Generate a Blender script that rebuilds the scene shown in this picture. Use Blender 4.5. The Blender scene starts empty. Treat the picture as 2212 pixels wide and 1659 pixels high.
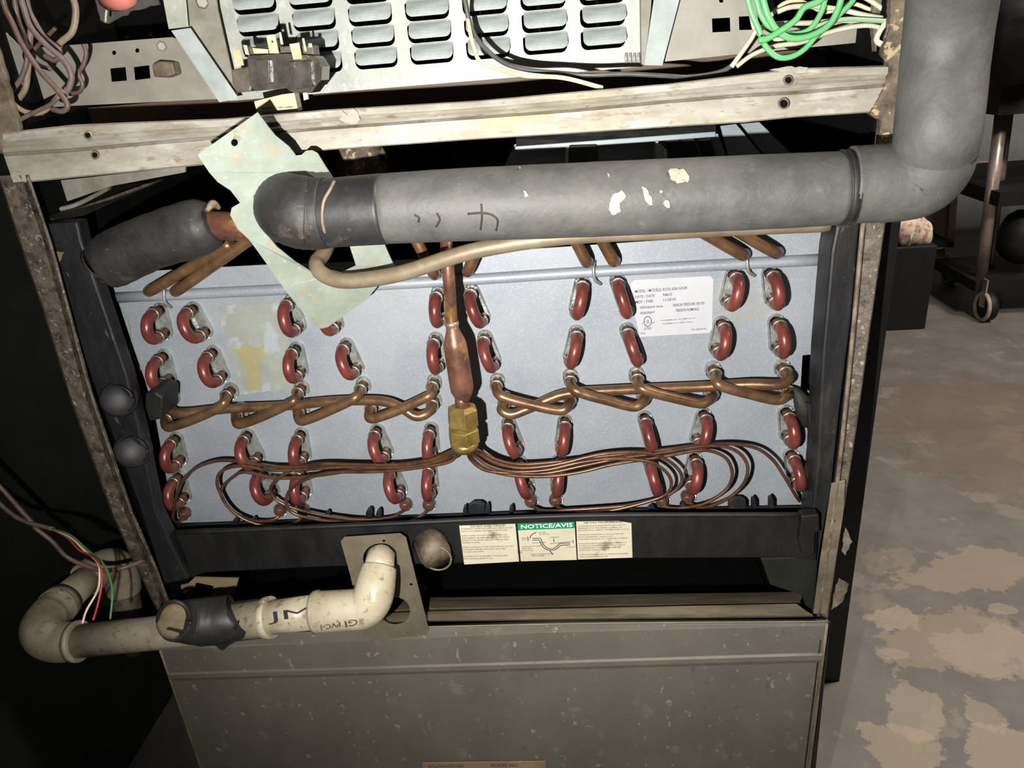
import bpy, bmesh, math, random
from mathutils import Vector, Matrix, geometry
from mathutils.bvhtree import BVHTree
random.seed(7)
S = bpy.context.scene
COL = S.collection
PI = math.pi

# ------------------------------------------------------------------ camera
FPX, CX, CY = 1600.0, 1106.0, 829.5
PITCH, YAW, ROLL = 0.41096618, -0.09414213, -0.0828158
DIST, HEIGHT = 0.53, 0.80            # camera stands 0.53 m before the cabinet front (y = 0)
def _rot():
    cp, sp, cy, sy, cr, sr = math.cos(PITCH), math.sin(PITCH), math.cos(YAW), math.sin(YAW), math.cos(ROLL), math.sin(ROLL)
    m = Matrix(((1,0,0),(0,0,-1),(0,1,0)))
    ry = Matrix(((cy,-sy,0),(sy,cy,0),(0,0,1)))
    rx = Matrix(((1,0,0),(0,cp,-sp),(0,sp,cp)))
    rz = Matrix(((cr,-sr,0),(sr,cr,0),(0,0,1)))
    return rz @ rx @ m @ ry
RM = _rot()
CAMP = Vector((0, -DIST, HEIGHT))
cam_data = bpy.data.cameras.new('camera'); cam = bpy.data.objects.new('camera', cam_data); COL.objects.link(cam)
r3 = Matrix((RM[0], -RM[1], -RM[2])).transposed()
cam.matrix_world = Matrix.Translation(CAMP) @ r3.to_4x4()
cam_data.sensor_width = 36; cam_data.lens = 36 * FPX / 2212; cam_data.clip_start = 0.01
S.camera = cam

# ------------------------------------------------------------------ light
S.view_settings.view_transform = 'Standard'; S.view_settings.look = 'None'
S.view_settings.gamma = 1; S.view_settings.use_curve_mapping = False
S.view_settings.exposure = 0.95
world = bpy.data.worlds.new('world'); S.world = world; world.use_nodes = True
world.node_tree.nodes['Background'].inputs[0].default_value = (0.85, 0.9, 1.0, 1)
world.node_tree.nodes['Background'].inputs[1].default_value = 0.012
def look(o, tgt):
    o.rotation_euler = (Vector(tgt) - o.location).to_track_quat('-Z', 'Y').to_euler()
def lamp(name, kind, loc, tgt, power, color, **kw):
    l = bpy.data.lights.new(name, kind); l.energy = power; l.color = color
    for k, v in kw.items(): setattr(l, k, v)
    o = bpy.data.objects.new(name, l); COL.objects.link(o); o.location = loc; look(o, tgt); return o
# the phone's torch, just left of and below the lens
lamp('phone_torch', 'SPOT', CAMP + Vector((-0.075, 0.0, -0.055)), (0.02, 0.03, 0.68), 16, (1.0, 0.97, 0.91),
     spot_size=math.radians(124), spot_blend=1.0, shadow_soft_size=0.004)
# a dim ceiling lamp in the room to the right
lamp('room_lamp', 'AREA', (1.25, -0.06, 1.95), (0.5, 0.3, 0.1), 21, (1.0, 0.92, 0.83), size=0.35)
lamp('background_fill', 'AREA', (1.75, 0.55, 2.25), (1.8, 2.4, 0.5), 26, (1.0, 0.90, 0.80), size=0.4)  # unseen fill light, added to brighten the background at the right

# ------------------------------------------------------------------ helpers
def ray(px, py):
    return RM.transposed() @ Vector(((px-CX)/FPX, (py-CY)/FPX, 1))
def P(px, py, Y):
    """the point of the vertical plane y = Y that the photograph shows at this pixel"""
    d = ray(px, py); t = (Y + DIST) / d.y
    return CAMP + d * t
def G(px, py, z=0.0):
    d = ray(px, py); t = (z - HEIGHT) / d.z
    return CAMP + d * t
def zd(px, py, Y): return (Y + DIST) / ray(px, py).y
def RW(px, py, Y, w): return w * zd(px, py, Y) / FPX / 2
def YW(px, py, r, w): return 2*r*FPX/w * ray(px, py).y - DIST
def lin(c):
    o = []
    for v in c:
        v /= 255.0
        o.append(v/12.92 if v <= 0.04045 else ((v+0.055)/1.055)**2.4)
    return (*o, 1)
def M(name, c1, c2=None, scale=25, rough=0.5, metal=0.0, bump=0.15, spots=None, stretch=None, lo=0.35, hi=0.65, bscale=None, rvar=0.15, bdist=0.001):
    m = bpy.data.materials.new(name); m.use_nodes = True
    nt = m.node_tree; N = nt.nodes; L = nt.links; b = N['Principled BSDF']
    tc = N.new('ShaderNodeTexCoord'); mp = N.new('ShaderNodeMapping'); L.new(tc.outputs['Object'], mp.inputs[0])
    if stretch: mp.inputs['Scale'].default_value = stretch
    n = N.new('ShaderNodeTexNoise'); n.inputs['Scale'].default_value = scale; n.inputs['Detail'].default_value = 8; n.inputs['Roughness'].default_value = 0.65
    L.new(mp.outputs[0], n.inputs[0])
    r = N.new('ShaderNodeValToRGB'); r.color_ramp.elements[0].position = lo; r.color_ramp.elements[1].position = hi
    r.color_ramp.elements[0].color = lin(c2 or c1); r.color_ramp.elements[1].color = lin(c1)
    L.new(n.outputs[0], r.inputs[0]); out = r.outputs[0]
    for sp in (spots or []):
        col, sc, th = sp[:3]; sf = sp[3] if len(sp) > 3 else 0.04; amt = sp[4] if len(sp) > 4 else 1.0
        n2 = N.new('ShaderNodeTexNoise'); n2.inputs['Scale'].default_value = sc; n2.inputs['Detail'].default_value = 6; n2.inputs['Roughness'].default_value = 0.6
        mp2 = N.new('ShaderNodeMapping'); mp2.inputs['Location'].default_value = (sc*.13, th*3, sc*.07); L.new(mp.outputs[0], mp2.inputs[0]); L.new(mp2.outputs[0], n2.inputs[0])
        mr = N.new('ShaderNodeMapRange'); mr.inputs[1].default_value = th; mr.inputs[2].default_value = th + sf; mr.inputs[4].default_value = amt
        L.new(n2.outputs[0], mr.inputs[0])
        mx = N.new('ShaderNodeMix'); mx.data_type = 'RGBA'; L.new(mr.outputs[0], mx.inputs[0]); L.new(out, mx.inputs[6]); mx.inputs[7].default_value = lin(col)
        out = mx.outputs[2]
    L.new(out, b.inputs['Base Color'])
    b.inputs['Metallic'].default_value = metal
    if sum(c1) < 75: b.inputs['Specular IOR Level'].default_value = 0.12 if sum(c1) < 40 else 0.3
    mr = N.new('ShaderNodeMapRange'); mr.inputs[3].default_value = max(0.03, rough - rvar); mr.inputs[4].default_value = min(1, rough + rvar)
    L.new(n.outputs[0], mr.inputs[0]); L.new(mr.outputs[0], b.inputs['Roughness'])
    if bump:
        n3 = N.new('ShaderNodeTexNoise'); n3.inputs['Scale'].default_value = bscale or scale*4; n3.inputs['Detail'].default_value = 6; L.new(mp.outputs[0], n3.inputs[0])
        bp = N.new('ShaderNodeBump'); bp.inputs['Strength'].default_value = bump; bp.inputs['Distance'].default_value = bdist
        L.new(n3.outputs[0], bp.inputs['Height']); L.new(bp.outputs[0], b.inputs['Normal'])
    return m

class T:      # a thing: an Empty at its base
    pass
def thing(name, label, cat, loc, group=None):
    o = bpy.data.objects.new(name, None); COL.objects.link(o); o.location = loc; o.empty_display_size = 0.02
    o['label'] = label; o['category'] = cat
    if group: o['group'] = group
    return o
def root_loc(p):
    l = Vector((0, 0, 0))
    while p is not None: l += p.location; p = p.parent
    return l
def link(name, me, mat, parent=None, label=None, smooth=False, bevel=0):
    o = bpy.data.objects.new(name, me); COL.objects.link(o)
    if mat is not None: me.materials.append(mat)
    if parent is not None:
        o.parent = parent; o.location = -root_loc(parent)
    if smooth:
        for f in me.polygons: f.use_smooth = True
    if label: o['label'] = label
    if bevel:
        md = o.modifiers.new('bevel', 'BEVEL'); md.width = bevel; md.segments = 2; md.limit_method = 'ANGLE'; md.angle_limit = 0.9
    return o
def tag(o, label, cat, group=None, kind=None):
    if label: o['label'] = label
    if cat: o['category'] = cat
    if group: o['group'] = group
    if kind: o['kind'] = kind
    return o
def fixn(me):
    bm = bmesh.new(); bm.from_mesh(me); bmesh.ops.recalc_face_normals(bm, faces=bm.faces); bm.to_mesh(me); bm.free(); return me
def cr(pts, n):
    """Catmull-Rom through tuples of any length"""
    if len(pts) < 3: 
        a, b = pts; return [tuple(a[k]+(b[k]-a[k])*i/n for k in range(len(a))) for i in range(n+1)]
    q = [tuple(2*a-b for a, b in zip(pts[0], pts[1]))] + list(pts) + [tuple(2*a-b for a, b in zip(pts[-1], pts[-2]))]
    out = []
    for i in range(1, len(q)-2):
        p0, p1, p2, p3 = q[i-1], q[i], q[i+1], q[i+2]
        for j in range(n):
            t = j/n
            out.append(tuple(0.5*((2*b)+(c-a)*t+(2*a-5*b+4*c-d)*t*t+(3*b-a-3*c+d)*t**3) for a, b, c, d in zip(p0, p1, p2, p3)))
    out.append(tuple(q[-2])); return out
def tube_mesh(pts, rad, seg=12, n=6, smooth_path=True, wob=0.0):
    """pts: Vectors; rad: number or list"""
    if not isinstance(rad, (list, tuple)): rad = [rad]*len(pts)
    q = [(p.x, p.y, p.z, r) for p, r in zip(pts, rad)]
    if smooth_path: q = cr(q, n)
    c = [Vector(a[:3]) for a in q]; rr = [a[3] for a in q]
    vs, fs = [], []
    tan0 = (c[1]-c[0]).normalized(); ref = Vector((0, 0, 1)) if abs(tan0.z) < 0.9 else Vector((0, 1, 0))
    nrm = (ref - tan0*ref.dot(tan0)).normalized()
    for i, p in enumerate(c):
        tn = (c[min(i+1, len(c)-1)] - c[max(i-1, 0)]).normalized()
        nrm = (nrm - tn*nrm.dot(tn))
        nrm = nrm.normalized() if nrm.length > 1e-6 else tn.orthogonal().normalized()
        bn = tn.cross(nrm)
        for k in range(seg):
            a = 2*PI*k/seg; r = rr[i]
            if wob: r *= 1 + wob*math.sin(a*3+i*.7)*math.cos(i*.9+a) + wob*random.uniform(-.4, .4)
            vs.append(p + (nrm*math.cos(a) + bn*math.sin(a))*r)
    for i in range(len(c)-1):
        for k in range(seg):
            k2 = (k+1) % seg
            fs.append((i*seg+k, i*seg+k2, (i+1)*seg+k2, (i+1)*seg+k))
    fs.append(tuple(range(seg))[::-1]); fs.append(tuple((len(c)-1)*seg+k for k in range(seg)))
    me = bpy.data.meshes.new('m'); me.from_pydata(vs, [], fs); me.update(); return fixn(me)
def tube(name, pts, rad, mat, parent=None, label=None, **kw):
    me = tube_mesh(pts, rad, **kw); o = link(name, me, mat, parent, label, smooth=True)
    for f in me.polygons[-2:]: f.use_smooth = False
    return o
def ptube(name, pp, rad, mat, parent=None, label=None, **kw):
    """pixel path [(px, py, Y), ...]"""
    return tube(name, [P(*p) for p in pp], rad, mat, parent, label, **kw)
def lathe(name, a, b, prof, mat, parent=None, seg=20, label=None, flat=False):
    """prof: (t along a->b, radius)"""
    ax = (b-a); tn = ax.normalized(); u = tn.orthogonal().normalized(); v = tn.cross(u); vs, fs = [], []
    for t, r in prof:
        for k in range(seg):
            g = 2*PI*k/seg; vs.append(a + ax*t + (u*math.cos(g)+v*math.sin(g))*r)
    for i in range(len(prof)-1):
        for k in range(seg):
            k2 = (k+1) % seg; fs.append((i*seg+k, i*seg+k2, (i+1)*seg+k2, (i+1)*seg+k))
    fs.append(tuple(range(seg))[::-1]); fs.append(tuple((len(prof)-1)*seg+k for k in range(seg)))
    me = bpy.data.meshes.new('m'); me.from_pydata(vs, [], fs); fixn(me)
    return link(name, me, mat, parent, label, smooth=not flat, bevel=0.0005 if flat else 0)
def circ(cx, cy, rx, ry=None, n=16, rot=0.0):
    ry = ry or rx; return [(cx + rx*math.cos(2*PI*i/n)*math.cos(rot) - ry*math.sin(2*PI*i/n)*math.sin(rot), cy + rx*math.cos(2*PI*i/n)*math.sin(rot) + ry*math.sin(2*PI*i/n)*math.cos(rot)) for i in range(n)]
def rag(poly, amp=3, step=14):
    out = []
    for i, a in enumerate(poly):
        b = poly[(i+1) % len(poly)]; n = max(1, int(math.dist(a, b)/step))
        for k in range(n):
            t = k/n; j = amp if k else amp*.3
            out.append((a[0]+(b[0]-a[0])*t+random.uniform(-j, j), a[1]+(b[1]-a[1])*t+random.uniform(-j, j)))
    return out
def prism_mesh(poly, Y, t, holes=(), back=None, sub=0, warp=None):
    yf = Y if callable(Y) else (lambda x, y: Y)
    loops = [poly] + list(holes)
    f3 = [[P(x, y, yf(x, y)) for x, y in lp] for lp in loops]
    flat = [p for lp in f3 for p in lp]; n = len(flat)
    tris = geometry.tessellate_polygon([[Vector((x, y, 0)) for x, y in lp] for lp in loops])
    off = Vector((0, t, 0))
    vs = flat + [p+off for p in flat]
    fs = [tuple(tr) for tr in tris] + [tuple(i+n for i in tr[::-1]) for tr in tris]
    s = 0
    for lp in loops:
        for i in range(len(lp)):
            a, b = s+i, s+(i+1) % len(lp); fs.append((a, b, b+n, a+n))
        s += len(lp)
    me = bpy.data.meshes.new('m'); me.from_pydata(vs, [], fs)
    bm = bmesh.new(); bm.from_mesh(me)
    if sub:
        for _ in range(sub): 
            bmesh.ops.triangulate(bm, faces=bm.faces)
            bmesh.ops.subdivide_edges(bm, edges=[e for e in bm.edges if e.calc_length() > 0.006], cuts=1)
        for v in bm.verts:
            v.co += warp(v.co)
    else:
        bmesh.ops.dissolve_limit(bm, angle_limit=0.01, verts=bm.verts, edges=bm.edges)
    bmesh.ops.recalc_face_normals(bm, faces=bm.faces); bm.to_mesh(me); bm.free()
    return me
def prism(name, poly, Y, t, mat, parent=None, holes=(), label=None, bevel=0.0, sub=0, warp=None):
    return link(name, prism_mesh(poly, Y, t, holes, sub=sub, warp=warp), mat, parent, label, bevel=bevel, smooth=False)
def strip(name, rows, mat, parent=None, label=None, thick=0.0012, smooth=False):
    """rows: list of rows of (px, py, Y)"""
    n = len(rows[0]); vs = [P(*p) for r in rows for p in r]; fs = []
    for i in range(len(rows)-1):
        for j in range(n-1): fs.append((i*n+j, i*n+j+1, (i+1)*n+j+1, (i+1)*n+j))
    me = bpy.data.meshes.new('m'); me.from_pydata(vs, [], fs); me.update()
    if sum((f.normal.y for f in me.polygons)) > 0: me.flip_normals()
    o = link(name, me, mat, parent, label, smooth=smooth)
    md = o.modifiers.new('thickness', 'SOLIDIFY'); md.thickness = thick; md.offset = -1; return o
def box(name, lo, hi, mat, parent=None, label=None, bevel=0.0):
    x0, y0, z0 = lo; x1, y1, z1 = hi
    vs = [(x, y, z) for x in (x0, x1) for y in (y0, y1) for z in (z0, z1)]
    fs = [(0,1,3,2),(4,6,7,5),(0,4,5,1),(2,3,7,6),(0,2,6,4),(1,5,7,3)]
    me = bpy.data.meshes.new('m'); me.from_pydata(vs, [], fs); fixn(me)
    return link(name, me, mat, parent, label, bevel=bevel)
def bvh(o):
    me = o.data; mw = Matrix.Translation(root_loc(o.parent) + o.location)
    return BVHTree.FromPolygons([mw @ v.co for v in me.vertices], [tuple(p.vertices) for p in me.polygons])
def decal(name, poly, targets, mat, parent, lift=0.0006, label=None, sub=2):
    """a thin flake lying on the surface of the target"""
    tr = [bvh(t) for t in targets]
    bm = bmesh.new(); vs = [bm.verts.new((x, y, 0)) for x, y in poly]; bm.faces.new(vs)
    bmesh.ops.triangulate(bm, faces=bm.faces)
    for _ in range(sub): bmesh.ops.subdivide_edges(bm, edges=bm.edges, cuts=1, use_grid_fill=False); bmesh.ops.triangulate(bm, faces=bm.faces)
    return _drape(name, bm, tr, mat, parent, lift, label)
def _drape(name, bm, tr, mat, parent, lift, label):
    dead = []; 
    for v in bm.verts:
        d = ray(v.co.x, v.co.y).normalized(); best = None
        for t in tr:
            h = t.ray_cast(CAMP, d)
            if h[0] is not None and (best is None or h[3] < best[3]): best = h
        if best is None: dead.append(v); continue
        nn = best[1] if best[1].dot(d) < 0 else -best[1]
        v.co = best[0] + nn*lift
    if dead: bmesh.ops.delete(bm, geom=dead, context='VERTS')
    me = bpy.data.meshes.new('m'); bm.to_mesh(me); bm.free()
    return link(name, me, mat, parent, label)
def text_bm(lines):
    """lines: (string, p0, p1, height[, bold]) baseline start, end and cap height in pixels -> bmesh in pixel space"""
    bm = bmesh.new()
    for ln in lines:
        s, p0, p1, h = ln[:4]
        cu = bpy.data.curves.new('t', 'FONT'); cu.body = s; cu.resolution_u = 2; cu.size = 1
        if len(ln) > 4: cu.offset = ln[4]
        to = bpy.data.objects.new('t', cu); me = bpy.data.meshes.new_from_object(to)
        xs = [v.co.x for v in me.vertices]
        if not xs: continue
        x0, x1 = min(xs), max(xs); e = Vector((p1[0]-p0[0], p1[1]-p0[1])); up = Vector((e.y, -e.x)).normalized()*h/0.70
        n0 = len(bm.verts); bm.from_mesh(me); bm.verts.ensure_lookup_table()
        for v in list(bm.verts)[n0:]:
            u = (v.co.x-x0)/(x1-x0); q = Vector(p0) + e*u + up*v.co.y; v.co = (q.x, q.y, 0)
        bpy.data.objects.remove(to); bpy.data.curves.remove(cu)
    return bm
def text_plane(name, lines, Y, mat, parent):
    bm = text_bm(lines)
    for v in bm.verts: v.co = P(v.co.x, v.co.y, Y)
    me = bpy.data.meshes.new('m'); bm.to_mesh(me); bm.free(); return link(name, me, mat, parent)
def text_drape(name, lines, targets, mat, parent, lift=0.0004):
    bm = text_bm(lines); bmesh.ops.triangulate(bm, faces=bm.faces)
    bmesh.ops.subdivide_edges(bm, edges=bm.edges, cuts=1); bmesh.ops.triangulate(bm, faces=bm.faces)
    return _drape(name, bm, [bvh(t) for t in targets], mat, parent, lift, None)

# ------------------------------------------------------------------ materials
m_galv = M('galvanised_sheet', (152,157,164), (140,146,155), 14, 0.5, 0.2, 0.2, spots=[((172,178,184), 480, 0.50, 0.14, .35), ((150,150,128), 14, 0.60, 0.12, .7)], bscale=900, bdist=0.0005)
m_galvb = M('bright_galvanised', (188,192,190), (140,140,132), 120, 0.35, 0.6, 0.3)
m_louver = M('dusty_pale_steel', (180,182,174), (158,162,156), 40, 0.5, 0.1, 0.2, spots=[((202,203,196), 150, 0.57, 0.08, .7), ((150,142,122), 90, 0.62, 0.08, .55), ((134,124,104), 260, 0.68, 0.04, .6)])
m_hood = M('louver_grey', (172,180,178), (152,160,158), 60, 0.6, 0.0, 0.1, spots=[((196,200,192), 60, 0.6, 0.1, .5)])
m_plate = M('zinc_plate', (160,156,146), (142,138,128), 30, 0.5, 0.15, 0.1)
m_chan = M('channel_grey', (150,148,138), (120,116,104), 40, 0.55, 0.1, 0.2)
m_rail = M('corroded_rail', (170,167,157), (136,128,113), 45, 0.6, 0.05, 0.6, spots=[((118,100,74), 130, 0.60, 0.07, .65), ((186,186,176), 70, 0.56, 0.1, .6), ((92,78,60), 220, 0.66, 0.04, .7), ((160,148,106), 26, 0.6, 0.1, .5)], stretch=(.5,1,1.5))
m_stile = M('grimy_stile', (108,98,87), (58,50,44), 100, 0.6, 0.1, 0.8, spots=[((156,145,128), 200, 0.6, 0.05, .8), ((44,36,31), 110, 0.58, 0.08, .8), ((126,112,92), 50, 0.6, .08, .6)])
m_stileb = M('worn_stile_edge', (140,128,112), (86,74,62), 70, 0.55, 0.15, 0.4)
m_rust = M('rusted_steel', (118,106,90), (64,53,43), 90, 0.8, 0.1, 0.9, spots=[((170,156,126), 120, 0.58, 0.05)])
m_black = M('black_plastic', (25,25,26), (15,15,16), 60, 0.55, 0, 0.15, spots=[((70,62,54), 25, 0.66, 0.1, .6)], stretch=(1,1,.4))
m_blackmetal = M('scuffed_black_steel', (36,36,38), (22,22,24), 60, 0.5, 0.05, 0.3, spots=[((98,94,86), 180, 0.65, 0.03, .55), ((58,54,48), 40, 0.6, 0.08, .5)], stretch=(1,1,.3))
m_void = M('unlit_black', (10,10,10), (6,6,6), 20, 0.9, 0, 0)  # near-black stands in for the unlit depth of the interior, gaps and holes
m_dark = M('dark_interior', (40,36,32), (24,22,20), 30, 0.7, 0, 0.2)
m_brown = M('brown_shelf', (104,84,66), (84,66,52), 25, 0.6, 0, 0.15)
m_panel = M('grey_brown_enamel', (114,109,100), (101,96,87), 12, 0.55, 0.05, 0.2, spots=[((158,152,140), 130, 0.64, 0.03, .7), ((132,126,114), 45, 0.62, 0.06, .5), ((86,80,72), 90, 0.66, 0.04, .5), ((128,88,50), 22, 0.74, 0.04, .8)], stretch=(1,1,.7))
m_flange = M('grey_brown_flange', (126,116,98), (92,82,68), 45, 0.55, 0.1, 0.3, stretch=(.3,1,1))
m_red = M('red_copper', (140,72,64), (96,50,47), 60, 0.36, 0.35, 0.15, lo=.3, hi=.7)
m_leg = M('dull_copper', (120,84,72), (84,56,48), 70, 0.4, 0.4, 0.15)
m_cop = M('aged_copper', (130,100,72), (92,66,48), 50, 0.36, 0.5, 0.15, spots=[((132,80,62), 32, 0.60, 0.1, .6), ((160,128,80), 70, 0.62, 0.1, .5)])
m_cop2 = M('dark_copper_tube', (116,84,62), (80,54,42), 60, 0.32, 0.5, 0.08)
m_copred = M('reddened_copper', (128,90,72), (92,60,52), 50, 0.4, 0.4, 0.2, spots=[((160,122,66), 48, 0.54, 0.08, .8), ((150,92,72), 90, 0.6, 0.06, .5)])
m_line = M('dusty_copper_line', (134,125,104), (114,95,76), 35, 0.5, 0.25, 0.15, spots=[((128,136,108), 40, 0.62, 0.08, .6)])
m_brass = M('old_brass', (160,138,78), (120,98,54), 60, 0.4, 0.6, 0.3)
m_solder = M('solder', (196,186,172), (140,124,106), 90, 0.3, 0.7, 0.2)
m_insul = M('grey_foam_sleeve', (90,89,87), (72,71,71), 40, 0.6, 0, 0.4, spots=[((124,118,106), 300, 0.68, 0.03, .5), ((112,109,102), 80, 0.64, 0.06, .35)], bscale=240)
m_insulb = M('dark_foam_sleeve', (46,44,44), (31,30,30), 50, 0.6, 0, 0.35, spots=[((100,88,74), 40, 0.60, 0.12, .6), ((120,108,90), 220, 0.66, 0.04, .5)])
m_tape = M('black_vinyl_tape', (44,44,45), (32,32,33), 40, 0.5, 0, 0.4, spots=[((96,88,74), 150, 0.63, 0.06, .55), ((84,74,60), 40, 0.62, 0.1, .5)], bscale=90)
m_glue = M('tan_glue', (134,121,98), (100,88,70), 80, 0.6, 0, 0.4)
m_splat = M('white_foam', (186,182,160), (150,144,124), 120, 0.6, 0, 0.6)
m_green = M('pale_green_enamel', (146,155,144), (130,139,130), 40, 0.45, 0.05, 0.3, spots=[((150,141,122), 55, 0.53, 0.07, .7), ((126,96,66), 70, 0.66, 0.05, .6), ((176,172,156), 160, 0.62, 0.05, .5)])
m_pvc = M('stained_pvc', (196,188,164), (176,164,138), 40, 0.42, 0, 0.25, spots=[((112,96,68), 130, 0.59, 0.07, .65), ((150,130,84), 45, 0.60, 0.1, .55), ((80,66,50), 260, 0.64, 0.05, .6)])
m_pvcg = M('dirty_pvc', (172,164,144), (146,136,116), 50, 0.46, 0, 0.25, spots=[((104,90,68), 140, 0.59, 0.07, .6), ((132,116,84), 50, 0.62, 0.08, .5), ((76,64,50), 300, 0.65, 0.05, .6)])
m_pvcd = M('mouldy_pvc', (116,104,86), (66,56,46), 90, 0.55, 0, 0.3)
m_cplate = M('dull_zinc_cover', (122,114,97), (104,97,82), 40, 0.5, 0.15, 0.15, spots=[((128,84,60), 40, 0.64, 0.08, .6)])
m_white = M('white_sticker', (186,186,192), (180,180,186), 30, 0.4, 0, 0)
m_paper = M('aged_sticker', (206,200,178), (190,182,158), 22, 0.5, 0, 0.1, spots=[((92,70,44), 30, 0.60, 0.09, .9)])
m_ink = M('ink', (44,40,56), None, 10, 0.6, 0, 0)
m_inkb = M('black_ink', (26,26,34), None, 10, 0.6, 0, 0)
m_sgreen = M('green_print', (24,128,92), None, 10, 0.5, 0, 0)
m_wht = M('white_print', (226,230,220), None, 10, 0.5, 0, 0)
m_resid = M('adhesive_residue', (146,150,141), (134,139,133), 40, 0.6, 0, 0.25, spots=[((154,160,164), 45, 0.50, 0.08)])
m_yel = M('yellow_residue', (156,146,100), (146,140,108), 60, 0.55, 0, 0.3)
m_wgrey = M('dusty_grey_wire', (120,104,100), (84,72,70), 60, 0.5, 0, 0.2)
m_wbrown = M('brown_wire', (112,88,80), (80,62,56), 60, 0.45, 0, 0.2)
m_wtan = M('tan_dusty_wire', (160,146,124), (120,106,88), 60, 0.5, 0, 0.2)
m_wgreen = M('green_wire', (84,176,106), (112,172,120), 30, 0.35, 0, 0.05)
m_wwhite = M('white_wire', (206,206,186), (170,168,146), 40, 0.45, 0, 0.1)
m_wcream = M('cream_wire', (222,214,178), (200,190,154), 40, 0.45, 0, 0.1)
m_wblack = M('black_wire', (92,92,90), (66,66,66), 40, 0.4, 0, 0.1)
m_wblk = M('plain_black_wire', (24,24,24), None, 40, 0.5, 0, 0.1)
m_wred = M('red_wire', (170,54,56), None, 40, 0.4, 0, 0)
m_wgr2 = M('thin_green_wire', (70,120,70), None, 40, 0.4, 0, 0)
m_cream = M('cream_terminal', (206,198,166), (180,172,140), 60, 0.4, 0.1, 0.1)
m_relay = M('smoky_relay', (96,92,86), (58,55,52), 40, 0.18, 0.0, 0.2, spots=[((150,138,112), 60, 0.6, 0.06, .8)])
m_relayb = M('relay_base', (104,96,84), (70,64,56), 60, 0.4, 0, 0.2)
m_foil = M('foil_tape', (170,172,168), (120,122,120), 60, 0.2, 0.9, 1.0, bscale=120)
m_duct = M('blue_grey_duct', (138,148,152), (116,126,132), 30, 0.5, 0.2, 0.1)
m_cloth = M('tan_cloth', (132,118,92), (96,84,64), 60, 0.8, 0, 0.3)
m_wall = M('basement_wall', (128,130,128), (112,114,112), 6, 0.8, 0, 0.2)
m_walldk = M('dark_mottled_wall', (30,32,26), (16,17,14), 9, 0.85, 0, 0.4)  # near-black green, mottled
m_chrome = M('dull_chrome', (176,160,150), (140,124,116), 20, 0.35, 0.5, 0.05)
m_wheel = M('grey_rubber', (160,146,136), (130,116,108), 20, 0.6, 0, 0.05)
m_cart = M('cart_black', (20,19,20), (14,14,14), 10, 0.6, 0, 0.1)
m_beige = M('beige_board', (190,174,148), (170,154,130), 12, 0.6, 0, 0.1)
m_shoe = M('pale_leather', (200,184,166), (168,120,106), 40, 0.6, 0, 0.3, lo=.42, hi=.5)
m_card = M('cardboard', (158,136,108), (138,116,90), 30, 0.8, 0, 0.1)

# floor: painted concrete, paint flaked off in pale patches, one broad darker brown blob
def floor_material():
    m = M('flaking_concrete', (104,100,94), (92,88,84), 9, 0.62, 0, 0.35, spots=[((142,130,114), 9, 0.60, 0.03, .3), ((84,78,73), 6, 0.58, 0.12, .6), ((90,84,78), 28, 0.58, 0.1, .6), ((158,144,124), 30, 0.70, 0.03, .5), ((74,60,50), 45, 0.70, 0.03, .6)], bscale=60)
    nt = m.node_tree; N = nt.nodes; L = nt.links; b = N['Principled BSDF']
    prev = b.inputs['Base Color'].links[0].from_socket
    tc = N.new('ShaderNodeTexCoord')
    nz = N.new('ShaderNodeTexNoise'); nz.inputs['Scale'].default_value = 13; nz.inputs['Detail'].default_value = 9; nz.inputs['Roughness'].default_value = 0.68; L.new(tc.outputs['Object'], nz.inputs[0])
    blobs = [((1980,1545), 0.042, 1.0, (150,138,120)), ((2130,1545), 0.024, 1.0, (146,134,117)), ((1925,1335), 0.036, .8, (158,143,122)), ((2060,1380), 0.10, .55, (140,126,108)), ((2150,1400), 0.07, .6, (146,134,117)), ((1925,1412), 0.018, .5, (146,134,117)),
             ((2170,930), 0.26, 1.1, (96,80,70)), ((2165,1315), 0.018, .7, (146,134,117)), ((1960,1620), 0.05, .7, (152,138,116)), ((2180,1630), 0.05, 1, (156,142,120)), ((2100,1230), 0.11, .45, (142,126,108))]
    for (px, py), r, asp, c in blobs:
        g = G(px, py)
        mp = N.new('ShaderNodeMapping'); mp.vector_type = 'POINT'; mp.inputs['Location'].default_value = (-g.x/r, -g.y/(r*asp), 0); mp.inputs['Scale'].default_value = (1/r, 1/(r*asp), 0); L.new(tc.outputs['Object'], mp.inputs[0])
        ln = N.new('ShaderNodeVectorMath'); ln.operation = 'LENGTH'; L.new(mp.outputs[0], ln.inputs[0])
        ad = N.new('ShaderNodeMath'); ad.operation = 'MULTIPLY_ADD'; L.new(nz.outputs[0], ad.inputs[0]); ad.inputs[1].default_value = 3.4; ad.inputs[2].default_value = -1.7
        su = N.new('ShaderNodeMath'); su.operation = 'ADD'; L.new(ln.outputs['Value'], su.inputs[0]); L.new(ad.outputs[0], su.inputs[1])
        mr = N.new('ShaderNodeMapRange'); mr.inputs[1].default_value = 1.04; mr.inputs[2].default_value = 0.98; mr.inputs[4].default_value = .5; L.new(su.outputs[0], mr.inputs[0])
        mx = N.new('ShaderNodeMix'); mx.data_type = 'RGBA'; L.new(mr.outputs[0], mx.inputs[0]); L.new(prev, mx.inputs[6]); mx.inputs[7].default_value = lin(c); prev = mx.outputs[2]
    L.new(prev, b.inputs['Base Color']); return m

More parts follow.
